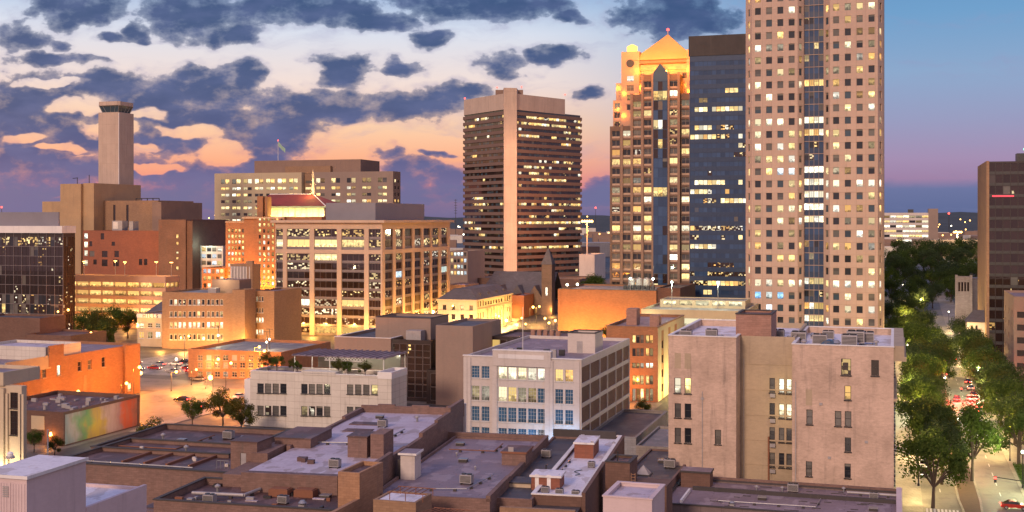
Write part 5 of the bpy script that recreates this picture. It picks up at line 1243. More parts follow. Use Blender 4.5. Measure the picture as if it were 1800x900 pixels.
o = thing(lb, 'roof_dome', 'low shiny dark dome among the air units on the white roof', 'dome', lb.u(1457, 8), 8, z2)
mb = MB(); mb.cone(0, 0, 0, .4, 1.5, 1.5, 14); mb.cone(0, 0, .4, 1.1, 1.5, .8, 14); mb.cone(0, 0, 1.1, 1.3, .8, .1, 14); mb.build('dome', 'steelbl', o)

# ------------------------------------------------------------------ foreground roofs
def hut(b, name, label, cat, x0, x1, y0, y1, z0, z1, wm, rm, door=None, cap=None, lip=.12, extra=None):
    o = thing(b, name, label, cat, x0, y0, z0); w_, d_, h_ = x1-x0, y1-y0, z1-z0
    mb = MB(); ops = [(door[0], door[1], .15, door[2])] if door else []
    mb.wall((0, 0), (1, 0), w_, 0, h_, ops, .12); mb.wall((w_, 0), (0, 1), d_, 0, h_, []); mb.wall((w_, d_), (-1, 0), w_, 0, h_, []); mb.wall((0, d_), (0, -1), d_, 0, h_, [])
    mb.build('wall', wm, o)
    if door: mb = MB(); mb.box(door[0]+.02, door[1]-.02, .1, .16, .15, door[2]-.02); mb.build('door', 'housing', o)
    mb = MB(); mb.box(-lip, w_+lip, -lip, d_+lip, h_+.003, h_+.16); mb.build('roof', rm, o)
    if cap: mb = MB(); t_ = .09; mb.box(-lip-.03, w_+lip+.03, -lip-.06, -lip, h_-.08, h_+.2); mb.box(w_+lip, w_+lip+.06, -lip, d_+lip, h_-.08, h_+.2); mb.build('edge_trim', cap, o)
    return o
# purple-white long roof
L = Bld('roofed_block', 'long low block with worn pale roof and ragged brown brick parapets', 'building', 425, 156, pr=655, vp=1310, D=50)
zL = zY(830, 156); wL = L.W
L.part('wall', 'oldparapet', (0, wL, 0, 50, 0, zL-.3))
L.part('roof', 'roof_pale', (.4, wL-.4, .2, 49.6, zL-.3, zL))
L.part('front_fascia', 'oldparapet', (0, L.u(594), -.25, .19, 0, zL+.05))
L.part('roof_skirt', 'roof_brown', (.4, L.u(594), .2, 1.1, zL, zL+.02))
pa = MB()
for v0, v1, h_ in ((0, 9, 1.6), (9, 16, 1.1), (16, 24, .9), (24, 33, 1.5), (33, 41, 1.9), (41, 50.5, 2.6)): pa.box(wL-.55, wL+.02, v0, v1-.01, zL-.3, zL+h_)
for u0 in range(0, int(wL), 3): pa.box(u0, min(u0+2.98, wL-.57), 49.4, 50, zL-.3, zL+1.2+(.25 if u0 % 2 else 0))
for v0, v1, h_ in ((16, 28, .5), (28, 40, .35), (40, 49.3, .8)): pa.box(-.2, .38, v0, v1-.01, zL-.3, zL+h_)
pa.build('parapet', 'oldparapet', L.root)
L.part('lit_parapet_end', 'white_trim', (wL-.3, wL+.3, 50.55, 51, zL-3, zL+1.8))  # white strip paints the bluish light on the parapet end
for x, v, w_, d_ in ((2, 37, 5, 2.6), (3, 31, 4.4, 2.4), (4.5, 8, 1.3, .8), (6.5, 6.6, .9, .6), (5.3, 7.4, .6, .6)): MB().box(x, x+w_, v, v+d_, zL+.004, zL+(.12 if w_ > 3 else .55)).build('roof_debris', 'roof_brown', L.root)
hut(L, 'lift_house', 'tall dark brick lift house on the pale roof beside its parapet', 'roof house', L.u(611, 12), L.u(645, 12), 12, 16, zL, L.z(770, 15, 12), 'oldparapet', 'roof_brown')
L.part('chimney_wall', 'oldparapet', (L.u(652, 12), L.u(675, 12), 11.8, 16.5, zL-3, L.z(764, 17, 12)))
hut(L, 'stair_house', 'brown rendered stair house at the left edge of the pale roof', 'roof house', L.u(483, 17), L.u(546, 17), 17, 26, zL-1, L.z(773, 4, 17), 'oldparapet', 'roof_brown', (3.2, 4.1, 2.4))
L.part('ramp_wall', 'oldparapet', (-3.6, -.2, 2, 27, 0, zL-.8), (-3, -.6, 10, 24, zL-.8, zL+.5))
# tan chimney block in front
C_ = Bld('chimney_block', 'tan rendered block rising at the near corner of the pale roof', 'chimney', 594, 146, pr=632, D=7)
C_.block('tanparapet', 'roof_brown', z0=0, z1=C_.z(831), D=None) if False else C_.block('tanparapet', 'roof_brown', z0=0, z1=C_.z(829), par=.5, cap=None)
C_.part('side_parapet', 'tanparapet', (C_.W-.5, C_.W, -14, -.01, 0, C_.z(874)))
# brown roofs at the left
mA = Bld('flat_roof_block', 'large brown flat roof behind the ridged one at lower left', 'building', 160, 181, W=23, D=21, vp=1455)
zA = zY(786, 181)
mA.block('oldparapet', 'roof_brown', 0, 23, 0, 21, 0, zA, .75, cap='darktrim')
mA.part('roof_pipe', 'metal', (8, 14, 6, 6.15, zA-.75, zA-.55), (14, 14.2, 6, 9, zA-.75, zA-.55), (15.5, 19, 9, 9.1, zA-.75, zA-.6)); mA.part('roof_patch', 'roof_pale', (9, 16, 1.2, 1.9, zA-.746, zA-.73))
mB_ = Bld('flat_roof_block', 'brown roof with four slanting ridges nearest the white box', 'building', 92, 170, W=34, D=19, vp=1500)
zB = zY(812, 170)
mB_.block('oldparapet', 'roof_brown', 0, 34, 0, 19, 0, zB, .5, cap='darktrim')
for i in range(4): x = 8.5+i*3.6; MB().box(x, x+.35, 4, 12, zB-.5, zB-.12).build('roof_ridge', 'rust', mB_.root)
for x, y in ((17, 9), (17.6, 8.2), (22, 13), (24, 6), (5, 14)): MB().box(x, x+.5, y, y+.4, zB-.5, zB-.1).build('roof_debris', 'whitewall', mB_.root)
hut(mB_, 'roof_house', 'brown roof house with pipes near the lamp streak at lower left', 'roof house', 25.5, 29.6, 5, 9.4, zB-2, zB+3.3, 'oldparapet', 'roof_brown', (1.5, 2.4, 3.8))
mB_.part('rail', 'metal', *[(23.5+i*.6, 23.56+i*.6, 4.6, 4.66, zB-.5, zB+.7) for i in range(4)], (23.5, 25.4, 4.6, 4.66, zB+.6, zB+.68))
mC = Bld('flat_roof_block', 'lowest brown roof of the front row, cluttered with scrap and skylights', 'building', 270, 147.5, pr=600, vp=1400, D=13)
zC = zY(879, 147.5)
mC.block('oldparapet', 'roof_brown', 0, mC.W, 0, 13, 0, zC, .8, cap='darktrim')
rr_ = random.Random(11); 
for i in range(34):
    x, y = rr_.uniform(1, mC.W-1), rr_.uniform(1, 12); MB().box(x, x+rr_.uniform(.2, 1.1), y, y+rr_.uniform(.2, .7), zC-.8, zC-.8+rr_.uniform(.08, .5)).build('scrap', ['darkmetal', 'rust', 'housing'][i % 3], mC.root)
for i in range(5):
    x, y = 2+i*3.9, 2+(i*5 % 7); MB().box(x, x+1.6, y, y+.5, zC-.79, zC-.66).build('roof_patch', 'roof_pale', mC.root)
for x, y in ((11.5, 8.2), (14.8, 8.6)):
    mb = MB(); mb.box(x, x+2.6, y, y+1.7, zC-.79, zC+.1); mb.box(x+.15, x+2.45, y+.15, y+1.55, zC+.101, zC+.2); mb.build('skylight', 'rust', mC.root)
mC.part('low_roof', 'roof_brown', (-2.6, -.05, 2, 12, zC-1.6, zC-1.5)); mC.part('low_wall', 'oldparapet', (-3, -.02, .5, 12.5, 0, zC-1.6))
for i, (bb, x, y, z, k, l) in enumerate(((mC, 4, 9, zC-.8, 'vent', 'vent pipe at the back left of the lowest brown roof'), (mC, 18, 4, zC-.8, 'fan', 'fan on the right part of the lowest brown roof'), (mA, 5, 12, zA-.75, 'vent', 'lone vent pipe on the large brown roof'), (mA, 18, 14, zA-.75, 'fan', 'low fan towards the right of the large brown roof'), (mB_, 13, 14, zB-.5, 'vent', 'vent pipe behind the slanting ridges'), (L, 10, 30, zL, 'vent', 'small vent far back on the worn pale roof'), (L, 12, 42, zL, 'vent', 'vent farthest back on the worn pale roof'))):
    furn(k, bb.world(x, y, z), l, s=.9)
# white box, bottom left
wb = Bld('white_penthouse', 'white block with louvred front in the bottom left corner', 'roof house', -40, 101.5, pr=47, vp=1480, pb=151)
zt = wb.z(840, wb.W)
wb.part('wall', 'pinkblock', (0, wb.W, 0, wb.D, 0, zt)); wb.part('roof', 'roof_white', (-.12, wb.W+.12, -.12, wb.D+.12, zt+.003, zt+.12))
wb.part('edge_trim', 'white_trim', (-.18, wb.W+.18, -.18, -.12, zt-.12, zt+.16), (wb.W+.12, wb.W+.18, -.12, wb.D+.15, zt-.12, zt+.16))
for x0_, x1_ in ((0, 19), (21, 44)):
    a, c = wb.u(x0_), wb.u(x1_); mb = MB(); mb.box(a, c, -.05, 0, 0, zt-.5); n = int((c-a)/.28)
    for i in range(n): mb.box(a+i*.28+.05, a+i*.28+.17, -.09, -.051, 0, zt-.55)
    mb.build('louvre_panel', 'pinkblock', wb.root)
mb = MB()
for i in range(6): mb.box(wb.u(6), wb.u(16), -.12, -.1, zt-1.7+i*.16, zt-1.6+i*.16)
mb.build('vent_grille', 'housing', wb.root)
o = thing(wb, 'roof_ventilator', 'white round ventilator on the white block roof', 'ventilator', wb.u(18, 6.2), 6.2, zt+.12)
mb = MB(); mb.cone(0, 0, 0, .18, .42, .36, 14); mb.build('base', 'housing', o); mb = MB(); mb.cone(0, 0, .18, .42, .27, .27, 14); mb.cone(0, 0, .42, .58, .3, .12, 14); mb.build('cap', 'whitepaint', o)
mb = MB(); mb.tube((wb.u(84, 9), 9, 0), (wb.u(84, 9), 9, zt+2.3), .07); p_ = mb.build('pipe', 'metal', wb.root)
v1 = wb.v(257)
mb = MB(); mb.box(wb.W-9, wb.W+.05, wb.D+.02, v1, 0, wb.z(862, wb.W, v1)); mb.build('annex_wall', 'pinkblock', wb.root)
wb.part('annex_roof', 'roof_white', (wb.W-9, wb.W-.3, wb.D+.05, v1-.3, wb.z(862, wb.W, v1)+.003, wb.z(862, wb.W, v1)+.05))
wb.part('annex_parapet', 'pinkblock', (wb.W-.28, wb.W+.06, wb.D+.02, v1, wb.z(862, wb.W, v1), wb.z(851.5, wb.W, v1)), (wb.W-9, wb.W-.29, v1-.3, v1, wb.z(862, wb.W, v1), wb.z(851.5, wb.W, v1)-.25))
# centre roofs
c = Bld('flat_roof_block', 'wide dull purple seamed roof at bottom centre', 'building', 655, 151, pr=861, vp=1340, D=41)
zc = zY(872, 151)
c.block('oldparapet', 'roof_slate', 0, c.W, 0, 41, 0, zc+.35, .35, cap=None)
c.part('edge_kerb', 'oldparapet', (c.W-.5, c.W+.06, 0, 12, zc, zc+.75), (c.W-.5, c.W+.06, 12.02, 24, zc, zc+.6), (c.W-.5, c.W+.06, 24.02, 41, zc, zc+.9)); c.part('back_parapet', 'oldparapet', (-3, c.W, 41.02, 41.6, 0, zc+.9))
hut(c, 'stair_house', 'small pale stair house against the parapet on the purple seamed roof', 'roof house', c.u(704, 10), c.u(729, 10), 10, 13, zc, c.z(800, 4, 10), 'whitewall', 'roof_slate', cap='white_trim', lip=.25)
c.part('side_hatch', 'darktrim', (c.u(698, 10), c.u(704, 10), 10.2, 12, zc, c.z(810, 3, 10)))
hut(c, 'stair_house', 'brown stair house with a pale door between purple and dark roofs', 'roof house', c.u(882, 22), c.u(924, 22), 22, 27, zc, c.z(797, 15, 22), 'oldparapet', 'roof_brown', (.9, 1.7, 2.6), cap='rust')
for u_, v_, l in ((4, 27, 'small vent in the middle of the purple seamed roof'), (9, 18, 'small vent nearer the front of the purple seamed roof'), (11, 33, 'small vent at the back of the purple seamed roof')): furn('vent', c.world(u_, v_, zc), l, s=.5)
c2 = Bld('flat_roof_block', 'dark roof strip between the purple roof and the white roof', 'building', 862, 152, pr=935, vp=1358, D=45)
z2_ = zc-.7
c2.block('oldparapet', 'roof_dark', .1, c2.W, 0, 44, 0, z2_+.3, .3); c2.part('back_parapet', 'darktrim', (.1, c2.W+5, 44.02, 44.6, 0, z2_+1.4))
c3 = Bld('white_roof_block', 'white coated roof with red stair box and striped lift house', 'building', 935, 152.5, pr=1022, vp=1345, D=43)
z3 = zY(880, 152.5)+.4
c3.block('brownbrick', 'roof_white', 0, c3.W, 0, 43, 0, z3+.4, .4, cap='white_trim')
hut(c3, 'stair_box', 'dark red stair box with white roof at the far end of the white roof', 'roof house', c3.u(1009.5, 26), c3.u(1043, 26), 26, 32, z3, c3.z(781, 5, 26), 'redbrick', 'roof_white', (2.4, 2.9, 2.6), 'white_trim')
o = hut(c3, 'lift_house', 'white-topped lift house with red and white striped walls', 'roof house', c3.u(934, 5), c3.u(984, 5), 5, 8.6, z3-.6, c3.z(838, 1, 5), 'redbrick', 'roof_white', None, 'white_trim', .18)
mb = MB()
for x in (.5, 2.1): mb.box(x, x+.5, -.04, -.005, .1, 2.5)
mb.box(3.52, 3.56, .4, 1.2, .1, 2.5); mb.build('white_stripe', 'whitepaint', o)
mb = MB(); mb.cone(1.7, 1.6, 2.9, 3.5, .12, .12, 8); mb.build('vent_stub', 'darkmetal', o)
hut(c3, 'tank_room', 'cream rendered tank room left of the striped lift house', 'roof house', c3.u(893, 6), c3.u(933, 6), 6, 9.5, z3-1.6, c3.z(850, -3, 6), 'limestone', 'roof_dark')
hut(c3, 'tank_room', 'small red box with a white tray roof at the bottom centre', 'roof house', c3.u(834, -1), c3.u(884, -1), -1, 3.2, 0, c3.z(882, -6, -1), 'redbrick', 'roof_white', None, 'white_trim')
c3.part('near_wall', 'tanbrick', (c3.u(880, -4), c3.u(1012, -4), -4.6, -4, 0, c3.z(893, 2, -4))); c3.part('near_roof', 'roof_dark', (c3.u(880, -4), c3.u(1012, -4), -3.99, -.05, z3-1, z3-.9))
for u_, v_, l in ((4.8, 20, 'grey plant box with hose at the middle of the white roof'), (1.2, 3, 'plant box at the front of the white roof by the lift house'), (3.2, 2.2, 'second plant box at the front of the white roof'), (5.4, 1.6, 'plant box at the near right corner of the white roof')): furn('unit', c3.world(u_, v_, z3), l, s=.55)
furn('vent', c3.world(6, 36, z3), 'dark stub vent at the far end of the white roof', s=.7)
mb = MB(); q = [c3.world(3.4+.5*math.sin(i*.9), 14+i*.45, z3+.07) for i in range(9)]
for a, e in zip(q, q[1:]): mb.tube(a, e, .07)
tag(mb.build('roof_hose', 'steelbl'), 'loose blue-grey hose lying on the white roof', 'hose')
c3.part('right_parapet', 'brownbrick', (c3.W+.02, c3.W+.5, 0, 20, 0, z3+.9), (c3.W+.02, c3.W+.5, 20.02, 43, 0, z3+.5))
c4 = Bld('brick_stack', 'dark brown brick stair block with an iron ladder, right of the white roof', 'roof house', 1064, 163, pr=1107, D=5, z0=0)
zt = c4.z(812); c4.block('brownbrick', 'roof_brown', z1=zt, par=.2, cap='darktrim')
c4.part('wide_base', 'brownbrick', (c4.W+.02, c4.u(1168), 1.5, 6, 0, c4.z(852)))
mb = MB(); lx = c4.u(1109, -.3)
mb.box(lx, lx+.07, -.35, -.28, zt-8, zt-1.2); mb.box(lx+.55, lx+.62, -.35, -.28, zt-8, zt-1.2)
for i in range(17): mb.box(lx+.07, lx+.55, -.34, -.29, zt-7.8+i*.4, zt-7.74+i*.4)
mb.build('ladder', 'tanparapet', c4.root)
mb = MB(); mb.tube((c4.u(1083), 1, zt), (c4.u(1083), 1, zt+1.3), .1); mb.build('flue', 'darkmetal', c4.root)
c5 = Bld('tray_roof_room', 'pink walled roof room with tray roof at the bottom edge', 'roof house', 1060, 140, pr=1146, D=8)
zt = c5.z(878); c5.block('pinkblock', 'roof_pale', z0=0, z1=zt+.35, par=.35, cap='pinkblock')
c6 = Bld('flat_roof_block', 'dark flat roof in the gap left of the beige block', 'building', 1086, 186, pr=1178, D=26)
z6 = zY(842, 186); c6.block('oldparapet', 'roof_dark', z1=z6, par=.3)
o = thing(c6, 'roof_skylight', 'small grey pyramid skylight on the dark roof by the beige block', 'skylight', c6.u(1131, 6), 6, z6-.3)
mb = MB(); q = [(-1.2, -1.1), (1.2, -1.1), (1.2, 1.1), (-1.2, 1.1)]
for i in range(4): mb.face([(*q[i], 0), (*q[(i+1) % 4], 0), (0, 0, 1.5)])
mb.build('glazing', 'housing', o); mb = MB(); mb.box(-1.3, 1.3, -1.2, 1.2, 0, .15); mb.build('curb', 'darktrim', o)
c7 = Bld('flat_roof_block', 'dark gravelled low roof right of the pale grey block', 'building', 1030, 240, pr=1118, D=34)
c7.block('stone_gray', 'roof_dark', z1=zY(765, 240)-.0, par=.5, cap='stone_gray')
c8 = Bld('sloped_wall_block', 'grey stone building with pale roof wedged between pale block and beige block', 'building', 1118, 222, pr=1176, D=22)
c8.block('stone_gray', 'roof_gray', z1=zY(783, 222), par=.5)
# frame box, bottom centre-left
fb = Bld('brick_plinth', 'low brick plinth carrying a rusty pipe frame at the bottom edge', 'plinth', 656, 141, pr=731, D=5)
zt = fb.z(878); fb.block('tanbrick', 'roof_white', z0=0, z1=zt, par=.15)
o = empty('pipe_frame', (fb.u(682), .5, zt)); o.parent = fb.root
mb = MB()
for i in range(6): mb.tube((i*.75, 0, .9), (i*.75, 3.2, .9), .05)
for y in (0, 3.2): mb.tube((-.3, y, .9), (4.6, y, .9), .06)
for x in (0, 2, 4.2):
    for y in (0, 3.2): mb.tube((x, y, 0), (x, y, .9), .05)
mb.build('frame', 'rust', o)
o = empty('pipe_frame', (fb.u(742), -1, zt-1.4)); o.parent = fb.root
mb = MB()
for i in range(7): mb.tube((i*.6, 0, .5), (i*.6+1, 3, .5), .05)
for y, dx_ in ((0, 0), (3, 1)): mb.tube((-.3+dx_, y, .5), (4.2+dx_, y, .5), .06)
for x in (0, 3.6): mb.tube((x, 0, -16), (x, 0, .5), .05)
mb.build('frame', 'rust', o)
# right foreground roof
r = Bld('flat_roof_block', 'broad purple shingled roof below the beige block', 'building', 1160, 176, pr=1583, D=18)
zr0 = zY(903, 176-r.W*r.s*.5)
r.block('flashwall', 'roof_slate', 0, r.W, 0, 18, 0, zr0+.25, .25, cap='darktrim')
r.part('cross_parapet', 'darktrim', (3, r.W-.6, 11.2, 11.75, zr0, zr0+.55)); r.part('back_parapet', 'oldparapet', (0, r.W, 18.02, 18.5, 0, zr0+.75)); r.part('end_parapet', 'pinkblock', (r.W-.55, r.W+.25, -2, 18, 0, zr0+1.1))
hut(r, 'stair_house', 'dark brown stair house at the corner of the purple shingled roof', 'roof house', r.u(1197, 13), r.u(1248, 13), 13, 16.2, zr0, r.z(831, 4, 13), 'brownbrick', 'roof_slate', None, 'darktrim')
r.part('skylight', 'steelbl', (r.u(1170, 13), r.u(1194, 13), 13, 16, zr0+.25, zr0+.6)); r.part('roof_rail', 'white_trim', (r.u(1168, 13), r.u(1170, 13), 12.6, 17, zr0, zr0+.7), (2.6, 2.9, 2, 10, zr0, zr0+.5))
rr_ = random.Random(4)
for i in range(30):
    x, y = rr_.uniform(5, r.W-2), rr_.uniform(1, 17); w_ = rr_.uniform(.8, 2.2); MB().box(x, x+w_, y, y+.12, zr0+.002, zr0+.09).build('roof_batten', 'darktrim', r.root)
for px, v, k, l in ((1287, 3, 'fan', 'pale fan at the bottom of the purple shingled roof'), (1330, 14, 'vent', 'vent at the back of the purple shingled roof below the recess'), (1375, 14.5, 'vent', 'second vent at the back of the purple shingled roof'), (1536, 13.5, 'unit', 'dark air unit near the street end of the purple roof'), (1483, 17, 'vent', 'stub vent against the back parapet of the purple roof')): furn(k, r.world(r.u(px, v), v, zr0), l, s=.7)

# more roof clutter: ducts, pipe runs, hatches and cables on the near roofs
def duct(b, pts, z, r, mat, label, legs=True):
    o = thing(b, 'duct_run' if r > .15 else 'pipe_run', label, 'duct' if r > .15 else 'pipe', pts[0][0], pts[0][1], z, 'ducts and pipes on the near roofs')
    x0, y0 = pts[0]; mb = MB(); q = [(x-x0, y-y0, r+.25) for x, y in pts]
    for a, e in zip(q, q[1:]): mb.tube(a, e, r, n=8 if r > .15 else 5)
    mb.build('pipe', mat, o)
    for a, e in zip(q, q[1:]):
        n = max(1, int((Vector(e)-Vector(a)).length/3))
        for i in range(n):
            p = Vector(a).lerp(Vector(e), (i+.5)/n); MB().box(p.x-.2, p.x+.2, p.y-.2, p.y+.2, 0, .26).build('block', 'darktrim', o)
duct(c, [(2, 30), (9, 30), (9, 36)], zc, .09, 'rust', 'thin rusty pipe run at the back of the purple seamed roof')
duct(c, [(5, 4), (11, 5), (12.5, 14)], zc, .07, 'metal', 'thin grey pipe run at the front of the purple seamed roof')
duct(L, [(3, 20), (12, 21), (12.5, 33)], zL, .1, 'metal', 'grey pipe run bending across the worn pale roof')
duct(mA, [(2, 4), (12, 4), (12, 16)], zA-.75, .09, 'rust', 'rusty pipe run across the large brown roof')
duct(mB_, [(3, 2.5), (21, 2.5)], zB-.5, .12, 'metal', 'long grey pipe in front of the slanting ridges')
duct(mC, [(2, 6), (9, 6.3), (9.5, 10)], zC-.8, .22, 'housing', 'fat duct on the lowest brown roof')
duct(c3, [(1, 12), (1.2, 24)], z3, .08, 'metal', 'pipe along the left edge of the white roof')
duct(r, [(8, 4), (22, 4.5), (22.4, 10)], zr0, .08, 'metal', 'pipe run across the front of the purple shingled roof')
duct(r, [(26, 15), (34, 15)], zr0, .2, 'housing', 'duct behind the cross parapet of the purple shingled roof')
HT = ((c, 6, 23, zc, 'roof hatch in the middle of the purple seamed roof'), (c, 2.5, 35, zc, 'roof hatch near the back left of the purple seamed roof'), (L, 9, 25, zL, 'roof hatch on the worn pale roof'), (L, 5, 44, zL, 'roof hatch at the far end of the worn pale roof'), (mA, 9, 11, zA-.75, 'roof hatch on the large brown roof'), (mC, 19, 9, zC-.8, 'roof hatch on the right of the lowest brown roof'), (r, 14, 8, zr0, 'roof hatch left on the purple shingled roof'), (r, 30, 6, zr0, 'roof hatch right on the purple shingled roof'), (c6, 4, 16, z6-.3, 'roof hatch on the dark roof by the beige block'))
for bb, x, y, z, l in HT:
    o = thing(bb, 'roof_hatch', l, 'roof hatch', x, y, z, 'hatches on the near roofs'); MB().box(-.6, .6, -.5, .5, 0, .4).build('curb', 'darktrim', o); MB().box(-.68, .68, -.58, .58, .402, .5).build('lid', 'metal', o)
for i, (bb, x, y, z, l, s_) in enumerate(((c, 10, 9, zc, 'small air unit at the front right of the purple seamed roof', .9), (L, 8, 36, zL, 'air unit at the far part of the worn pale roof', .8), (L, 11, 5, zL, 'air unit at the near edge of the worn pale roof', .8), (mA, 15, 15, zA-.75, 'air unit at the back of the large brown roof', .9), (mB_, 28, 12, zB-.5, 'air unit behind the brown roof house', .9), (mC, 6, 3, zC-.8, 'air unit at the front left of the lowest brown roof', .8), (mC, 15, 5, zC-.8, 'air unit in the scrap of the lowest brown roof', .7), (r, 18, 14.5, zr0, 'air unit behind the cross parapet of the purple shingled roof', .9), (c6, 6, 12, z6-.3, 'air unit on the dark roof by the beige block', 1.), (c2, 2, 28, z2_, 'air unit on the dark roof strip', .8))):
    furn('unit', bb.world(x, y, z), l, s=s_)
# ------------------------------------------------------------------ trees
def tree_meshes(seed, h_, rad, leaf, n, lf=.5):
    g = random.Random(seed); trunk = MB(); crown = MB()
    th = h_*.27
    trunk.tube((0, 0, 0), (.1, .05, th), .26, .17, 7)
    lobes = []
    for i in range(12):
        a = i*2.4+g.uniform(-.4, .4); rr = rad*g.uniform(.3, .8); z = h_*g.uniform(.3, .84); p = Vector((math.cos(a)*rr, math.sin(a)*rr, z))
        lobes.append((p, rad*g.uniform(.24, .48))); mid = Vector((.1, .05, th)).lerp(p, .5)+Vector((0, 0, .3))
        trunk.tube((.1, .05, th-.1), mid, .12, .08, 5); trunk.tube(mid, p, .08, .03, 5)
    lobes.append((Vector((0, 0, h_*.86)), rad*.42)); trunk.tube((.1, .05, th), (0, 0, h_*.85), .15, .03, 5)
    for _ in range(n):
        c, r = g.choice(lobes)
        d_ = Vector((g.gauss(0, 1), g.gauss(0, 1), g.gauss(0, .85))).normalized(); p = c+d_*r*(g.random()**.35)*g.uniform(.8, 1.15)
        nrm = (d_+Vector((g.uniform(-.8, .8), g.uniform(-.8, .8), g.uniform(-.3, 1)))).normalized(); a = nrm.orthogonal().normalized(); b_ = nrm.cross(a); t_ = g.uniform(0, 6.3)
        a, b_ = a*math.cos(t_)+b_*math.sin(t_), b_*math.cos(t_)-a*math.sin(t_); s = lf*g.uniform(.5, 1.1)
        crown.face([p-a*s*.5, p+b_*s*.3, p+a*s*.5, p-b_*s*.3])
    return trunk.mesh('trunk', ['bark']), crown.mesh('crown', [leaf])
TM = [tree_meshes(i, 10, 4.4, lf, 5200, .44) for i, lf in enumerate(('leaf_green', 'leaf_deep', 'leaf_olive', 'leaf_green', 'leaf_blue'))]
def tree(x, y, z, s, k, label, group, cat='tree', name='street_tree', sz=1.):
    o = empty(name, (x, y, z), (x*7+y*3) % 6.28, label, cat, group); o.scale = (s, s, s*sz)
    for nm, me in zip(('trunk', 'crown'), TM[k % 5]):
        c_ = bpy.data.objects.new(nm, me); COL.objects.link(c_); c_.parent = o
    return o
ORD = ['nearest', 'second', 'third', 'fourth', 'fifth', 'sixth', 'seventh', 'eighth', 'ninth', 'tenth', 'eleventh', 'twelfth', 'thirteenth', 'fourteenth', 'fifteenth', 'sixteenth', 'seventeenth', 'eighteenth', 'nineteenth', 'twentieth']
g = random.Random(21)
for i, t_ in enumerate([219, 239, 252, 263, 275, 287, 299, 312, 325, 339, 353, 368, 384, 401, 420, 440, 462, 486]):
    p = st((6.8 if i != 1 else 8.2)+g.uniform(-.8, .8), t_, gz(t_)); tree(p.x, p.y, p.z, (1.32, 1.25, 1.4)[i % 3]+g.uniform(-.06, .1), [0, 4, 1, 2, 0][i % 5], '%s tree from the viewer in the left kerb row of the avenue' % ORD[i], 'trees along the left kerb of the avenue')
for i, t_ in enumerate([243, 378, 388, 404, 421, 439]):
    p = st((13 if i else 14.2)+g.uniform(-.4, .4), t_, gz(t_)+.1); tree(p.x, p.y, p.z, (1.3 if i else 1.4)+g.uniform(-.1, .1), [3, 1, 2, 4, 0][i % 5], '%s tree from the viewer on the planted median of the avenue' % ORD[i], 'trees on the median of the avenue', sz=1.2 if i == 0 else 1.)
for i, t_ in enumerate([262, 274, 286, 299, 312, 325, 338, 352, 367, 383, 400, 418, 438, 460]):
    p = st(24.3+g.uniform(-.6, 1.2), t_, gz(t_)+.13); tree(p.x, p.y, p.z, 1.38+g.uniform(-.1, .15), [1, 4, 0, 4, 2][i % 5], '%s tree from the viewer in the right kerb row of the avenue' % ORD[i], 'trees along the right kerb of the avenue')
for i in range(46):
    px = 1556+(i*37 % 172)+g.uniform(-8, 8); Y = 470+(i*53 % 430)+g.uniform(-10, 10); X = K(px)*Y
    s_ = X*GU.x+Y*GU.y
    if 14.5 < s_ < 22 and Y < 560: continue
    if px > 1672 and Y < 540: continue
    tree(X, Y, gzXY(X, Y)-1.5, 1.25+.9*(Y-470)/430, [4, 1, 4, 3, 1][i % 5], 'dark park tree on the rise at the far end of the avenue', 'dark trees massed beyond the avenue', name='park_tree')
for i, (px, py_b, Y, s, k, l) in enumerate(((272, 0, 245, .95, 2, 'dark tree standing out against the orange street'), (338, 0, 285, .75, 0, 'small young tree left of the dark clump beside the cream building'), (392, 0, 285, 1.0, 2, 'broad bushy tree beside the cream building'), (424, 0, 276, .9, 2, 'tree touching the left end of the cream building'),
    (150, 0, 480, 1.4, 0, 'leftmost park tree in front of the parking deck'), (172, 0, 470, 1.5, 2, 'tall dark park tree in front of the parking deck'), (200, 0, 485, 1.5, 0, 'middle park tree in front of the parking deck'), (225, 0, 500, 1.3, 2, 'orange lit park tree near the lettered shop'), (180, 0, 440, 1.3, 1, 'dark round tree nearest the parking deck park'), (105, 0, 470, .9, 2, 'tree at the foot of the glass block'),
    (60, 0, 256, .5, 0, 'shrubby tree below the notice board of the mural building'), (96, 0, 252, .45, 2, 'low bush at the corner of the rainbow mural'), (28, 0, 250, .4, 0, 'bush at the foot of the cream stone facade'),
    (1040, 0, 640, 1.7, 0, 'big tree between the banded and the gold topped tower'), (1056, 0, 620, 1.3, 2, 'smaller tree left of the gold topped tower'), (1028, 0, 600, 1.2, 1, 'tree at the foot of the banded tower'), (912, 0, 470, .7, 2, 'small tree with reddish light behind the pale block'), (1068, 0, 480, .75, 2, 'thin tree by the orange brick hall'), (1132, 0, 300, .5, 2, 'small tree in the lit alley by the brown brick block'))):
    X = K(px)*Y; tree(X, Y, gzXY(X, Y), s, k, l, None, name='tree')
for i, (u_, v_, s) in enumerate(((2, 5, .5), (5, 4, .42), (8, 7, .34), (11, 3, .3), (22, 3, .42), (24, 4, .36), (29, 3, .4))):
    b0 = st(0, 0); gb = bpy.data.objects['garden_roof_building']; a = -gb.rotation_euler.z
    x, y = gb.location.x+u_*math.cos(a)+v_*math.sin(a), gb.location.y-u_*math.sin(a)+v_*math.cos(a)
    tree(x, y, 12.7, s, [2, 0][i % 2], '%s planted shrub from the left on the cream building roof terrace' % ['first', 'second', 'third', 'fourth', 'fifth', 'sixth', 'seventh'][i], 'shrubs on the roof terrace', 'shrub', 'terrace_shrub')
g2 = random.Random(9)
mb = MB()
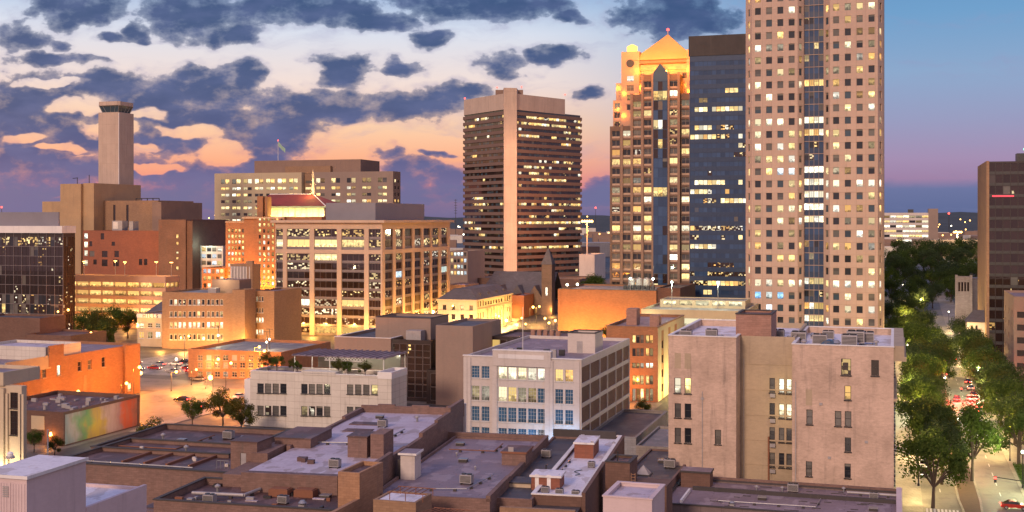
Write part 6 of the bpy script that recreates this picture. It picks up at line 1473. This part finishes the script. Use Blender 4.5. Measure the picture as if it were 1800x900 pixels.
for _ in range(2600):
    p = st(g2.uniform(22.8, 28), g2.uniform(234, 262), .3); d_ = g2.uniform(0, 6.28); s = g2.uniform(.15, .4)
    mb.face([p, p+Vector((math.cos(d_)*s*.4, math.sin(d_)*s*.4, s*.3)), p+Vector((math.cos(d_)*s, math.sin(d_)*s, s)), p+Vector((-math.sin(d_)*s*.4, math.cos(d_)*s*.4, s*.6))])
tag(mb.build('ground_cover', 'leaf_green'), kind='stuff')

# ------------------------------------------------------------------ street lamps
def street_lamp(x, y, z, h_, mat, col, watts, label, group=None, arm=True, name='street_lamp', rz=0., r=.42):
    o = empty(name, (x, y, z), rz, label, 'street lamp', group)
    mb = MB(); mb.cone(0, 0, 0, .5, .22, .16, 8); mb.tube((0, 0, .5), (0, 0, h_), .11, .07); mb.build('pole', 'darkmetal', o)
    if arm: mb = MB(); mb.tube((0, 0, h_-.2), (1.5, 0, h_+.15), .06); mb.build('arm', 'darkmetal', o)
    hx = 1.5 if arm else 0
    mb = MB(); mb.ball((hx, 0, h_+.15+(0 if arm else .3)), r, 7); mb.build('lamp_head', mat, o)
    lamp_light('lamp_glow', (hx, 0, h_-.5 if arm else h_+1.), col, watts, o, .3)
    return o
def px_lamp(px, py, Y, mat, col, watts, label, group=None, arm=True, r=.42):
    p = atY(px, py, Y); z = gzXY(p.x, p.y); return street_lamp(p.x-(1.5 if arm else 0), p.y, z, max(p.z-z-.1, 2.5), mat, col, watts, label, group, arm, r=r)
for a in ((247, 656, 345, 'sodium', ORANGE, 9000, 'street lamp at the right end of the orange warehouse wall', None, True, .55), (370, 664, 352, 'sodium', (1, .5, .12), 6000, 'glaring lamp in front of the low orange shop', None, True, .75), (345, 650, 360, 'sodium', AMBER, 4500, 'dim lamp left of the glaring one by the low shop', None, True, .35), (310, 633, 400, 'whitelamp', AMBER, 3000, 'pale lamp standing in the parking lot', None, False, .4),
    (242, 575, 470, 'sodium', AMBER, 13000, 'lamp by the left corner of the lettered shop', None, False, .55), (160, 585, 430, 'sodium', ORANGE, 9000, 'lamp among the park trees behind the brick halls', None, True, .35), (205, 555, 500, 'sodium', ORANGE, 12000, 'lamp under the middle park tree', None, True, .3), (120, 545, 500, 'sodium', ORANGE, 8000, 'lamp in front of the dark glass block', None, True, .5), (102, 548, 495, 'sodium', ORANGE, 5000, 'second lamp in front of the dark glass block', None, True, .4),
    (937, 540, 560, 'sodium', AMBER, 9000, 'left one of two high lamps before the church', None, True, .6), (948, 539, 562, 'sodium', AMBER, 7000, 'right one of two high lamps before the church', None, True, .5), (958, 561, 540, 'sodium', AMBER, 8000, 'upper left lamp of the cluster by the orange hall', None, False, .55), (965, 569, 525, 'sodium', AMBER, 7000, 'lower lamp of the cluster by the orange hall', None, False, .5), (976, 565, 520, 'sodium', AMBER, 9000, 'lamp right against the corner of the orange hall', None, False, .6),
    (924, 571, 520, 'sodium', AMBER, 6000, 'lamp behind the small reddish tree', None, False, .45), (877, 557, 545, 'sodium', AMBER, 6000, 'lamp in front of the stone hall columns', None, False, .55), (890, 567, 548, 'whitelamp', AMBER, 6000, 'lamp at the far corner of the stone hall', None, False, .55), (826, 563, 522, 'sodium', AMBER, 3000, 'lamp by the left face of the stone hall', None, False, .45), (843, 579, 518, 'whitelamp', AMBER, 5000, 'low lamp at the near corner of the stone hall', None, False, .5)): px_lamp(*a)
for s_, t_, z, watts in ((-180, 290, 11, 17000), (-190, 268, 11, 14000), (-178, 312, 11, 11000), (-190, 330, 10, 14000), (-200, 300, 5.5, 9000), (-199, 275, 5.5, 8000), (-199, 255, 6, 7000), (-185, 305, 8, 9000), (-245, 402, 9, 9000), (-148, 470, 9, 9000), (-236, 362, 9, 4500)):
    p = st(s_, t_, 0); street_lamp(p.x, p.y, 0, z, 'sodium', ORANGE if watts > 5000 else (1, .85, .4), watts*(1.15 if watts > 5000 else 1), 'sodium street lamp %s' % {(-180, 290): 'in the middle of the orange crossing', (-190, 268): 'near the mural side of the orange street', (-178, 312): 'furthest right on the orange crossing', (-190, 330): 'between warehouse and parking lot', (-200, 300): 'close to the far half of the warehouse wall',
        (-199, 275): 'close to the middle of the warehouse wall', (-199, 255): 'close to the near half of the warehouse wall', (-185, 305): 'on the far side of the orange crossing', (-245, 402): 'between the parking lot and the tan office', (-148, 470): 'in the street behind the tan office', (-236, 362): 'inside the parking lot'}[(s_, t_)], None, True)
AV = [(4.2, 236), (4.2, 262), (4.2, 290), (4.2, 322), (4.2, 356), (4.2, 392), (4.2, 432), (4.2, 476), (22.6, 240), (22.6, 266), (22.6, 296), (22.6, 330), (22.6, 366), (22.6, 404), (22.6, 446), (22.6, 490), (13, 275), (13, 346), (13, 420), (4.2, 540), (22.6, 560), (12, 610), (4, 680)]
CNT = {}
for i, (s_, t_) in enumerate(AV):
    p = st(s_, t_, gz(t_)+.13); side = 'left pavement' if s_ < 5 else 'right pavement' if s_ > 20 else 'median'
    street_lamp(p.x, p.y, p.z, 6.2 if t_ < 500 else 7, 'coollamp' if i in (8, 3, 12) else 'whitelamp', (.95, 1, .5) if i in (8, 3, 12) else (1, .68, .24), 11500 if t_ < 420 else 11000, '%s globe lamp from the viewer on the %s of the avenue' % (ORD[CNT.setdefault(side, 0)], side), 'globe lamps along the avenue', False, r=.3); CNT[side] += 1
for s_, t_ in ((8, 246), (8, 300), (18, 300), (18, 352), (9, 352), (18, 250), (14, 224)): pass
# tall masts
for px, py, Y, mat, col, l in ((1032, 389, 760, 'sodium', ORANGE, 'tall orange floodlight mast right of the banded tower'), (1683, 408, 1000, 'sodium', (1, .75, .4), 'tall floodlight mast over the distant tan hall')):
    p = atY(px, py, Y); o = empty('floodlight_mast', (p.x, p.y, 0), 0, l, 'light mast'); mb = MB(); mb.tube((0, 0, 0), (0, 0, p.z), .6, .35, 8); mb.build('pole', 'whitewall', o)
    mb = MB()
    for i in range(5): mb.ball((-3+i*1.5, -.6, p.z), .85, 6)
    mb.build('lamp_cluster', mat, o); mb = MB(); mb.box(-3.8, 3.8, -.2, .2, p.z-.3, p.z+.3); mb.build('crossbar', 'darkmetal', o); lamp_light('flood', (0, -4, p.z), col, 60000, o, 1)
for i, (px, pt_, Y) in enumerate(((320, 367, 2600), (337, 366, 2600), (801, 350, 2300), (3, 365, 2400), (1047, 366, 2600), (1668, 376, 2300))):
    p = atY(px, pt_, Y); o = empty('radio_mast', (p.x, p.y, 0), 0, 'thin radio mast on the far hills, %s' % ('left one of the pair beside the shaft tower', 'right one of the pair beside the shaft tower', 'tall dark one right of the glass office', 'at the left edge of the photo', 'just left of the gold topped tower', 'above the distant tan hall')[i], 'radio mast', 'radio masts on the far hills')
    mb = MB(); mb.tube((0, 0, 0), (0, 0, p.z), .9, .5, 4)
    if i == 2:
        for k in range(6): mb.tube((-3, 0, p.z-2-k*5), (3, 0, p.z-2-k*5), .5, n=4)
    mb.build('lattice', 'darkmetal', o)
    if i != 2: mb = MB(); mb.ball((0, 0, p.z+1), 2., 6); mb.build('beacon_lamp', 'beacon', o)

# ------------------------------------------------------------------ cars
def car_proto(paint):
    o = empty('parked_car', (0, 0, 0))
    side = [(-2.2, .35), (-2.25, .7), (-1.9, .86), (-.95, .95), (1.35, .98), (2.1, .9), (2.2, .65), (2.15, .35)]
    mb = MB(); w_ = .88
    for sg in (-1, 1): mb.face([(x, sg*w_, z) for x, z in (side if sg < 0 else side[::-1])])
    for i in range(len(side)): (xa, za), (xb, zb_) = side[i], side[(i+1) % len(side)]; mb.face([(xa, -w_, za), (xa, w_, za), (xb, w_, zb_), (xb, -w_, zb_)])
    mb.build('body', paint, o)
    gh = [(-.95, .95), (-.3, 1.42), (.95, 1.44), (1.65, .97)]; mb = MB()
    for sg in (-1, 1): mb.face([(x, sg*(.82 if z < 1 else .68), z) for x, z in (gh if sg < 0 else gh[::-1])])
    for i in (0, 2): (xa, za), (xb, zb_) = gh[i], gh[i+1]; f = lambda z: .82 if z < 1 else .68; mb.face([(xa, -f(za), za), (xa, f(za), za), (xb, f(zb_), zb_), (xb, -f(zb_), zb_)])
    mb.build('window', 'smoke', o); mb = MB(); mb.box(-.28, .93, -.67, .67, 1.425, 1.475); mb.build('roof', paint, o)
    for x in (-1.4, 1.35):
        for sg in (-1, 1): mb = MB(); mb.tube((x, sg*.72, .33), (x, sg*.92, .33), .33, n=14); wh = mb.build('wheel', 'rubber', o); mb = MB(); mb.tube((x, sg*.921, .33), (x, sg*.93, .33), .19, n=10); mb.build('rim', 'metal', wh)
    for sg in (-1, 1):
        mb = MB(); mb.box(2.12, 2.24, sg*.62-.24, sg*.62+.24, .66, .86); mb.build('tail_light', 'taillight', o); mb = MB(); mb.box(-2.27, -2.17, sg*.62-.2, sg*.62+.2, .6, .74); mb.build('headlight', 'headlight', o)
    return o
CP = {k: car_proto(k) for k in ('carsilver', 'carred', 'carblack', 'carwhite')}; CU = set()
def car(paint, s_, t_, ang, label, name='car', group='cars in the streets'):
    o = CP[paint] if paint not in CU else copy_tree(CP[paint]); CU.add(paint)
    p = st(s_, t_, gz(t_)+.02); o.location = p; o.rotation_euler.z = -VA+ang; return tag(o, label, 'car', group)
away = -math.pi/2                                   # nose (local -x) pointing along the avenue, away from the viewer
car('carblack', 16.2, 350, away, 'dark car with red tail lights, left one of the pair driving away'); car('carsilver', 19.6, 352, away, 'silver car with red tail lights, right one of the pair driving away')
car('carred', 19.6, 222.5, math.pi, 'red car crossing at the bottom right corner'); car('carwhite', 16.4, 405, away, 'white car far up the right lane'); car('carblack', 19.8, 450, away, 'dark car stopped far up the right lane'); car('carsilver', 7, 330, -away, 'silver car coming down the left lane'); car('carwhite', 7.2, 400, -away, 'white car further up the left lane')
car('carblack', 3.2, 350, away, 'dark car parked by the left pavement') if False else None
for i, (s_, t_, pnt, l) in enumerate(((-239, 384, 'carsilver', 'silver car parked at the back of the lot'), (-244, 384, 'carblack', 'dark car parked beside the silver one in the lot'), (-229, 384, 'carwhite', 'white car parked alone at the right of the lot'), (-186, 284, 'carblack', 'dark car waiting at the orange crossing'), (-205, 322, 'carsilver', 'silver car parked by the low orange shop'))): car(pnt, s_, t_, 0 if i > 2 else away, l)
PK = ['carsilver', 'carblack', 'carwhite', 'carred']
for i, t_ in enumerate((330, 338, 352, 360, 374, 388)): car(PK[i % 4], 21.1, t_, away, '%s car from the viewer parked along the right kerb of the avenue' % ORD[i], group='cars parked along the right kerb of the avenue', name='parked_car')
for i, t_ in enumerate((246, 254, 270)): car(PK[(i+1) % 4], 5.6, t_, -away, '%s car from the viewer parked along the left kerb of the avenue' % ORD[i], group='cars parked along the left kerb of the avenue', name='parked_car')
for i, (s_, t_) in enumerate(((-250, 334), (-250, 346), (-250, 352), (-238.5, 334), (-238.5, 337), (-238.5, 349), (-234, 340), (-234, 352), (-234, 358), (-223, 334), (-223, 343), (-223, 355))): car(PK[(i*3+1) % 4], s_, t_+1.5, 0 if i % 2 else math.pi, '%s car in the parking lot rows, counted from the warehouse side' % ORD[i], group='cars in the parking lot', name='parked_car')
for i, (s_, t_) in enumerate(((-174, 276), (-174, 284), (-174, 294), (-219.5, 340))): car(PK[i], s_, t_, away, ('dark orange-lit car at the right kerb of the orange street', 'second car at the right kerb of the orange street', 'third car at the right kerb of the orange street', 'car at the left kerb by the parking lot')[i], name='parked_car')
lamp_light('brake_glow', st(16.2, 346.5, 1.3), (1, .04, .03), 6000); lamp_light('brake_glow', st(19.6, 348.5, 1.3), (1, .04, .03), 6000); lamp_light('signal_glow', st(16, 262, 6), (1, .06, .04), 900)
# signals, people-height details and the neon sign
for i, (s_, t_, arm, l) in enumerate(((21.2, 218, -5, 'traffic signal mast at the near right corner of the avenue'), (22.4, 330, -6, 'traffic signal mast over the right lane by the tail lights'), (4, 470, 6, 'green traffic signal far up the avenue'))):
    p = st(s_, t_, gz(t_)+.13); o = empty('traffic_signal', p, -VA, l, 'traffic signal', 'traffic signals on the avenue')
    mb = MB(); mb.tube((0, 0, 0), (0, 0, 6), .12); mb.tube((0, 0, 5.6), (arm, 0, 6.1), .08); mb.build('mast', 'darkmetal', o)
    mb = MB(); mb.box(arm-.2, arm+.2, -.25, .0, 5.2, 6.3); mb.build('signal_box', 'darkmetal', o); mb = MB(); mb.ball((arm, -.28, 6 if i < 2 else 5.4), .22, 6); mb.build('signal_lens', 'beacon' if i < 2 else 'greenlamp', o)
p = st(28.6, 268, 0); o = empty('neon_sign', (p.x, p.y, 0), -VA, 'tall red blade sign with a white tube at the right edge', 'sign')
mb = MB(); mb.box(0, 2.2, 0, .5, 3.5, 13); mb.build('blade', 'neonred', o); mb = MB(); mb.box(.25, 1.95, -.06, -.003, 8, 12.6); mb.build('panel', 'neonblue', o)
mb = MB(); mb.tube((-.3, -.1, 5.2), (.9, -.1, 3.6), .14); mb.build('tube', 'neonwhite', o); mb = MB(); mb.tube((1.1, .25, 0), (1.1, .25, 3.5), .2); mb.build('post', 'darkmetal', o); lamp_light('sign_glow', (-2, -1, 6), (1, .2, .2), 700, o)
for i, (s_, t_) in enumerate(((24.1, 229), (26.5, 226.5))):
    p = st(s_, t_, .13); o = empty('litter_bin', p, -VA, ('dark litter bin by the planting bed', 'dark litter bin at the right corner, nearer the viewer')[i], 'litter bin', 'litter bins on the right pavement')
    mb = MB(); mb.cone(0, 0, 0, 1., .3, .36, 10); mb.build('body', 'darkmetal', o); mb = MB(); mb.cone(0, 0, 1., 1.2, .38, .2, 10); mb.build('lid', 'metal', o)
